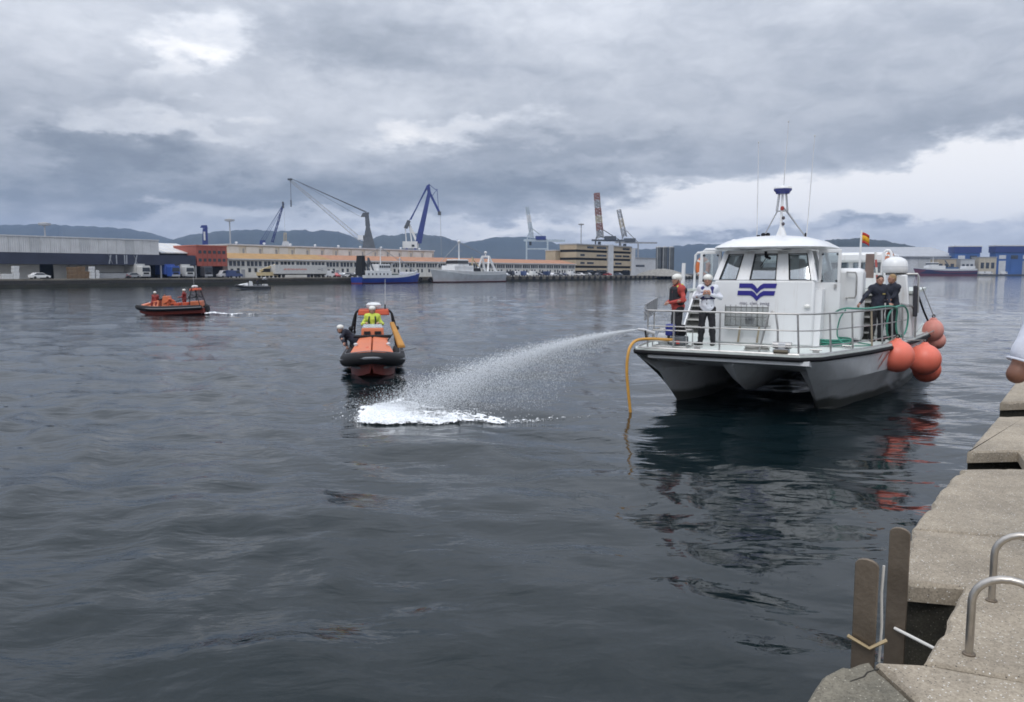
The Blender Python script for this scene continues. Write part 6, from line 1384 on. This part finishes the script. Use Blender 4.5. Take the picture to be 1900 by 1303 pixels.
def LW(w, h, x, y, z): return (w[0]+x*cos(h)-y*sin(h), w[1]+x*sin(h)+y*cos(h), w[2]+z)
def lfree(name, mb, m_, w, h, label, cat, group=None):
    o = mb.build(name, m_); o.location = w; o.rotation_euler = (0, 0, h); return tag(o, label, cat, group)
sled = MB().hexa([(-.14, -1.2, .0), (.14, -1.2, .0), (.09, 1.2, .0), (-.09, 1.2, .0)], [(-.11, -1.15, .10), (.11, -1.15, .10), (.07, 1.15, .10), (-.07, 1.15, .10)]).build('rescue_sled', tarp, smooth=False, bevel=.03)
a_, b_ = Vector(LW(W1, h1, 1.00, -.9, .78)), Vector(LW(W1, h1, .62, 1.9, 1.62)); sled.location = (a_+b_)/2; sled.rotation_euler = (b_-a_).to_track_quat('Y', 'Z').to_euler()
tag(sled, 'amber rescue sled leaning inside the roll bar of the nearer orange boat', 'rescue sled')
lfree('boat_hook', MB().tube([(.95, -1.6, .86), (1.42, -2.0, .98)], .022, 6), rgr, W1, h1, 'grey pole sticking out over the black collar of the nearer orange boat', 'pole')
orj = mat('drysuit_orange', (.52, .10, .035), .65, var=.12, scale=8); rdj = mat('drysuit_dark_red', (.24, .03, .025), .65, var=.15, scale=8)
sit = dict(pel=(0, .0, .95), hil=(.1, -.02, .92), knl=(.16, -.42, .90), anl=(.16, -.46, .50), hir=(-.1, -.02, .92), knr=(-.16, -.42, .90), anr=(-.16, -.46, .50))
r6, _ = person('person in a lime yellow hi-vis jacket steering the nearer orange boat', LW(W1, h1, -.02, .40, .46), h1, dict(sit, ell=(.34, -.06, 1.16), wrl=(.20, -.33, 1.22), elr=(-.34, -.06, 1.16), wrr=(-.20, -.33, 1.22)), hiv, tblack, bootm, helmet=helm, vox=.014, loose=.03, hl=((-.2, -1, .1), (0, -.2, -.9), .9), hr=((.2, -1, .1), (0, -.2, -.9), .9))
for sg in (-1, 1): MB().tube([(sg*.10, -.17, 1.10), (sg*.12, -.175, 1.28), (sg*.10, -.12, 1.43)], .03, 6).build('vest_strap', vestb, r6)
r7, _ = person('person in black with a white helmet leaning over the nearer orange boat side', LW(W1, h1, -.52, -.2, .06), h1+radians(-20), dict(wst=(-.12, -.03, 1.08), che=(-.30, -.08, 1.22), nek=(-.44, -.12, 1.32), hed=(-.55, -.18, 1.42), shl=(-.34, -.22, 1.36), ell=(-.42, -.40, 1.18), wrl=(-.30, -.48, 1.0), shr=(-.44, .06, 1.22), elr=(-.48, .10, .98), wrr=(-.36, -.08, .84),
     knl=(.12, -.12, .66), anl=(.16, .05, .42), knr=(-.10, -.10, .70), anr=(-.02, .10, .46)), jnavy, tblack, bootm, helmet=helm, vox=.014, loose=.02, hl=((.3, -.6, -.6), (.5, .2, -.6), .8), hr=((.4, -.6, -.5), (.5, .2, -.6), .8))
# second orange boat, running to the left
W2 = (-27.2, 62.6, 0); h2 = radians(-86)
R2 = rib('orange rescue boat running leftwards with a short white wake', W2, h2); R2.rotation_euler = (radians(3.0), 0, h2); R2.scale = (.88, .84, .92)
r8, _ = person('person in dark red kneeling near the bow of the running orange boat', LW(W2, h2, .1, -1.25, .05), h2+radians(95), dict(sit, hed=(0, -.07, 1.62)), rdj, rdj, bootm, helmet=helm, vox=.02, loose=.03)
r9, _ = person('person in dark red standing at the console of the running orange boat', LW(W2, h2, -.05, .95, .22), h2, dict(ell=(.28, -.1, 1.16), wrl=(.2, -.36, 1.15), elr=(-.28, -.1, 1.16), wrr=(-.2, -.36, 1.15), anl=(.12, .02, .2), anr=(-.12, .02, .2)), rdj, rdj, bootm, helmet=helm, vox=.02, loose=.03)
r10, _ = person('person in orange crouched low amidships on the running orange boat', LW(W2, h2, .05, .15, -.05), h2+radians(20), dict(sit, wst=(0, -.08, 1.06), che=(0, -.25, 1.18), nek=(0, -.38, 1.28), hed=(0, -.50, 1.34), shl=(.18, -.32, 1.24), shr=(-.18, -.32, 1.24), ell=(.22, -.50, 1.05), elr=(-.22, -.50, 1.05), wrl=(.15, -.68, .95), wrr=(-.15, -.68, .95)), orj, orj, bootm, hair=brn, vox=.02, loose=.03)
# grey launch farther off
W3 = (-51.6, 156, 0); h3 = radians(-62)
R3 = rib('small dark grey launch with a white console in front of the far quay', W3, h3, orange=False)
r11, _ = person('person in dark clothes standing in the small grey launch', LW(W3, h3, .2, .9, .3), h3, dict(), jnavy, tblack, bootm, hair=brn, vox=.03, loose=.03)

# ------------------------------------------------------------------ foam, spray, wake
foam_m = bpy.data.materials.new('foam_white'); foam_m.use_nodes = True; fb = foam_m.node_tree.nodes['Principled BSDF']; fb.inputs['Base Color'].default_value = (.86, .88, .90, 1); fb.inputs['Roughness'].default_value = .7; fb.inputs['Subsurface Weight'].default_value = .15; fb.inputs['Subsurface Radius'].default_value = (.05, .05, .05)
drop_m = bpy.data.materials.new('water_droplets'); drop_m.use_nodes = True; fb = drop_m.node_tree.nodes['Principled BSDF']; fb.inputs['Base Color'].default_value = (.86, .89, .92, 1); fb.inputs['Roughness'].default_value = .25
OV = np.array([(1, 0, 0), (-1, 0, 0), (0, 1, 0), (0, -1, 0), (0, 0, 1), (0, 0, -1)], float); OF = np.array([(0, 2, 4), (2, 1, 4), (1, 3, 4), (3, 0, 4), (2, 0, 5), (1, 2, 5), (3, 1, 5), (0, 3, 5)])
def droplets(name, P, R, m_, stretch=None, label=None):
    N_ = len(P); V = P[:, None, :]+OV[None]*(R[:, None, None] if stretch is None else R[:, None, None]*stretch[None, None, :])
    F = OF[None]+6*np.arange(N_)[:, None, None]
    me_ = bpy.data.meshes.new(name); me_.vertices.add(N_*6); me_.vertices.foreach_set('co', V.reshape(-1).astype(np.float32)); f = F.reshape(-1).astype(np.int32)
    me_.loops.add(len(f)); me_.loops.foreach_set('vertex_index', f); me_.polygons.add(len(f)//3); me_.polygons.foreach_set('loop_start', np.arange(0, len(f), 3, dtype=np.int32)); me_.polygons.foreach_set('loop_total', np.full(len(f)//3, 3, np.int32))
    me_.update(calc_edges=True); me_.polygons.foreach_set('use_smooth', [True]*len(me_.polygons)); me_.materials.append(m_)
    return tag(link(name, me_), label, kind='stuff')
# the jet: thrown from the nozzle on the bow corner, opening out and falling to the left
noz = at(1183, 611, 18.75)
NZ = thing('hose_nozzle', 'grey hose nozzle on the bow rail throwing the water jet', 'nozzle', tuple(noz), radians(8))
MB().tube([(.42, 0, -.10), (.15, 0, -.02), (0, 0, 0)], [.045, .04, .028], 10).build('barrel', lgrey, NZ); MB().tube([(.18, -.03, -.03), (.20, -.05, -.2)], .022, 6).build('grip', blackr, NZ)
N = 50000
vx = np.where(RNG.random(N) < .70, RNG.normal(12.4, 1.5, N), 4.5+8.0*RNG.random(N)**.7); vx = np.clip(vx, 3, 15)
vz = RNG.normal(-1.75, .40, N)+.03*(12-vx); vy = RNG.normal(.01, .075, N)*vx-.02*vx
tl = (vz+np.sqrt(vz**2+2*9.81*noz[2]))/9.81
tt = tl*RNG.random(N)**.62
clump = fbm(vx*6+tt*18, vy*9+tt*11, 77, 3)
keep = (clump > .40) | (RNG.random(N) < .45)
Pn = np.stack([noz[0]-vx*tt*(1-.10*tt), noz[1]+vy*tt, noz[2]+vz*tt-4.905*tt**2], 1)
Rn = RNG.uniform(.003, .0078, N)*(1+.35*(clump > .55))
ok = keep & (Pn[:, 2] > .01)
droplets('water_spray', Pn[ok], Rn[ok], drop_m, label='white water jet arcing from the bow down to the foam')
fine = RNG.random(N) < .6
Pm = Pn+RNG.normal(0, .10, (N, 3))*(.3+tt[:, None]); okm = fine & (Pm[:, 2] > .02)
droplets('water_mist', Pm[okm], RNG.uniform(.002, .0045, okm.sum()), drop_m, label='fine mist falling under the water jet')
# foam where it lands: broken sheet riding on the water, bubbly edge
def foam_sheet(name, x0, x1, y0, y1, step_, dens, zoff, label, seed, hgt=.05, amp=1.0):
    xs = np.arange(x0, x1, step_); ys = np.arange(y0, y1, step_); X, Y = np.meshgrid(xs, ys, indexing='ij')
    d = dens(X, Y)+((fbm(X*2.2, Y*3.6, seed, 3)-.5)*1.4+(fbm(X*10, Y*15, seed+3, 4)-.5)*2.4)*amp
    Z = wz(X, Y)+zoff+np.clip(d, 0, 1)*hgt*(.5+fbm(X*5, Y*5, seed+5, 3))
    keep_ = d > .18; idx = -np.ones(X.shape, int); used = np.zeros(X.shape, bool)
    c = keep_[:-1, :-1] & keep_[1:, :-1] & keep_[:-1, 1:] & keep_[1:, 1:]
    for a, b in ((0, 0), (1, 0), (0, 1), (1, 1)): used[a:X.shape[0]-1+a, b:X.shape[1]-1+b] |= c
    idx[used] = np.arange(used.sum()); V = np.stack([X[used], Y[used], Z[used]], 1); i, j = np.nonzero(c)
    F = np.stack([idx[i, j], idx[i+1, j], idx[i+1, j+1], idx[i, j+1]], 1)
    me_ = bpy.data.meshes.new(name); me_.from_pydata(V.tolist(), [], F.tolist()); me_.polygons.foreach_set('use_smooth', [True]*len(F)); me_.materials.append(foam_m)
    return tag(link(name, me_), label, kind='stuff')
def dens1(X, Y):
    # a tongue of foam: dense along the near edge and the left head, thinning to the back and right
    f = np.clip((X+3.75)/4.3, 0, 1)
    yn = 17.25-.10*np.sin(f*3)-.30*(f < .06)*0+.55*np.clip(f-.72, 0, 1)*2; yb = 20.5-2.2*f+.2*np.sin(f*9)
    v = (Y-yn)/np.maximum(yb-yn, .1)
    e = np.clip((X+3.85-.35*np.abs(v-.35)*2)/.35, 0, 1)*np.clip((1.9-X)/3.6, 0, 1)
    body = np.where((v > 0) & (v < 1), np.interp(v, [0, .05, .30, .5, .75, 1], [.40, .95, .50, .20, .15, -.3]), -.9)
    hd = .55*np.exp(-((X+3.0)/.6)**2-((Y-18.5)/1.2)**2)
    return (body+hd)*1.0-(1-e)*1.2
foam_sheet('foam', -4.3, 2.2, 16.8, 21.2, .022, dens1, .012, 'white foam patch where the water jet hits the harbour', 41, .05)
nb_ = 60000; X = RNG.uniform(-4.2, 1.9, nb_); Y = RNG.uniform(16.9, 21, nb_); dd = dens1(X, Y)+(fbm(X*2.6, Y*4.2, 41, 5)-.5)*1.0
s_ok = dd+RNG.normal(0, .30, nb_) > .34; X, Y = X[s_ok], Y[s_ok]
droplets('foam_bubbles', np.stack([X, Y, wz(X, Y)+RNG.uniform(.005, .10, len(X))*np.clip(dd[s_ok]+.2, .1, 1)], 1), RNG.uniform(.005, .013, len(X)), foam_m, label='bubbles and splashes over the foam patch')
wk = np.array([W2[0]+2.2, W2[1]])
def dens2(X, Y):
    u = (X-wk[0]); v = (Y-wk[1]-.02*u)/(.32+.05*u); return np.where((u > 0), 1.1-.17*u-np.abs(v)*.75, -1)
foam_sheet('wake', wk[0]-.1, wk[0]+7, wk[1]-1.6, wk[1]+1.8, .07, dens2, .03, 'short white wake behind the running orange boat', 61, .10, .45)
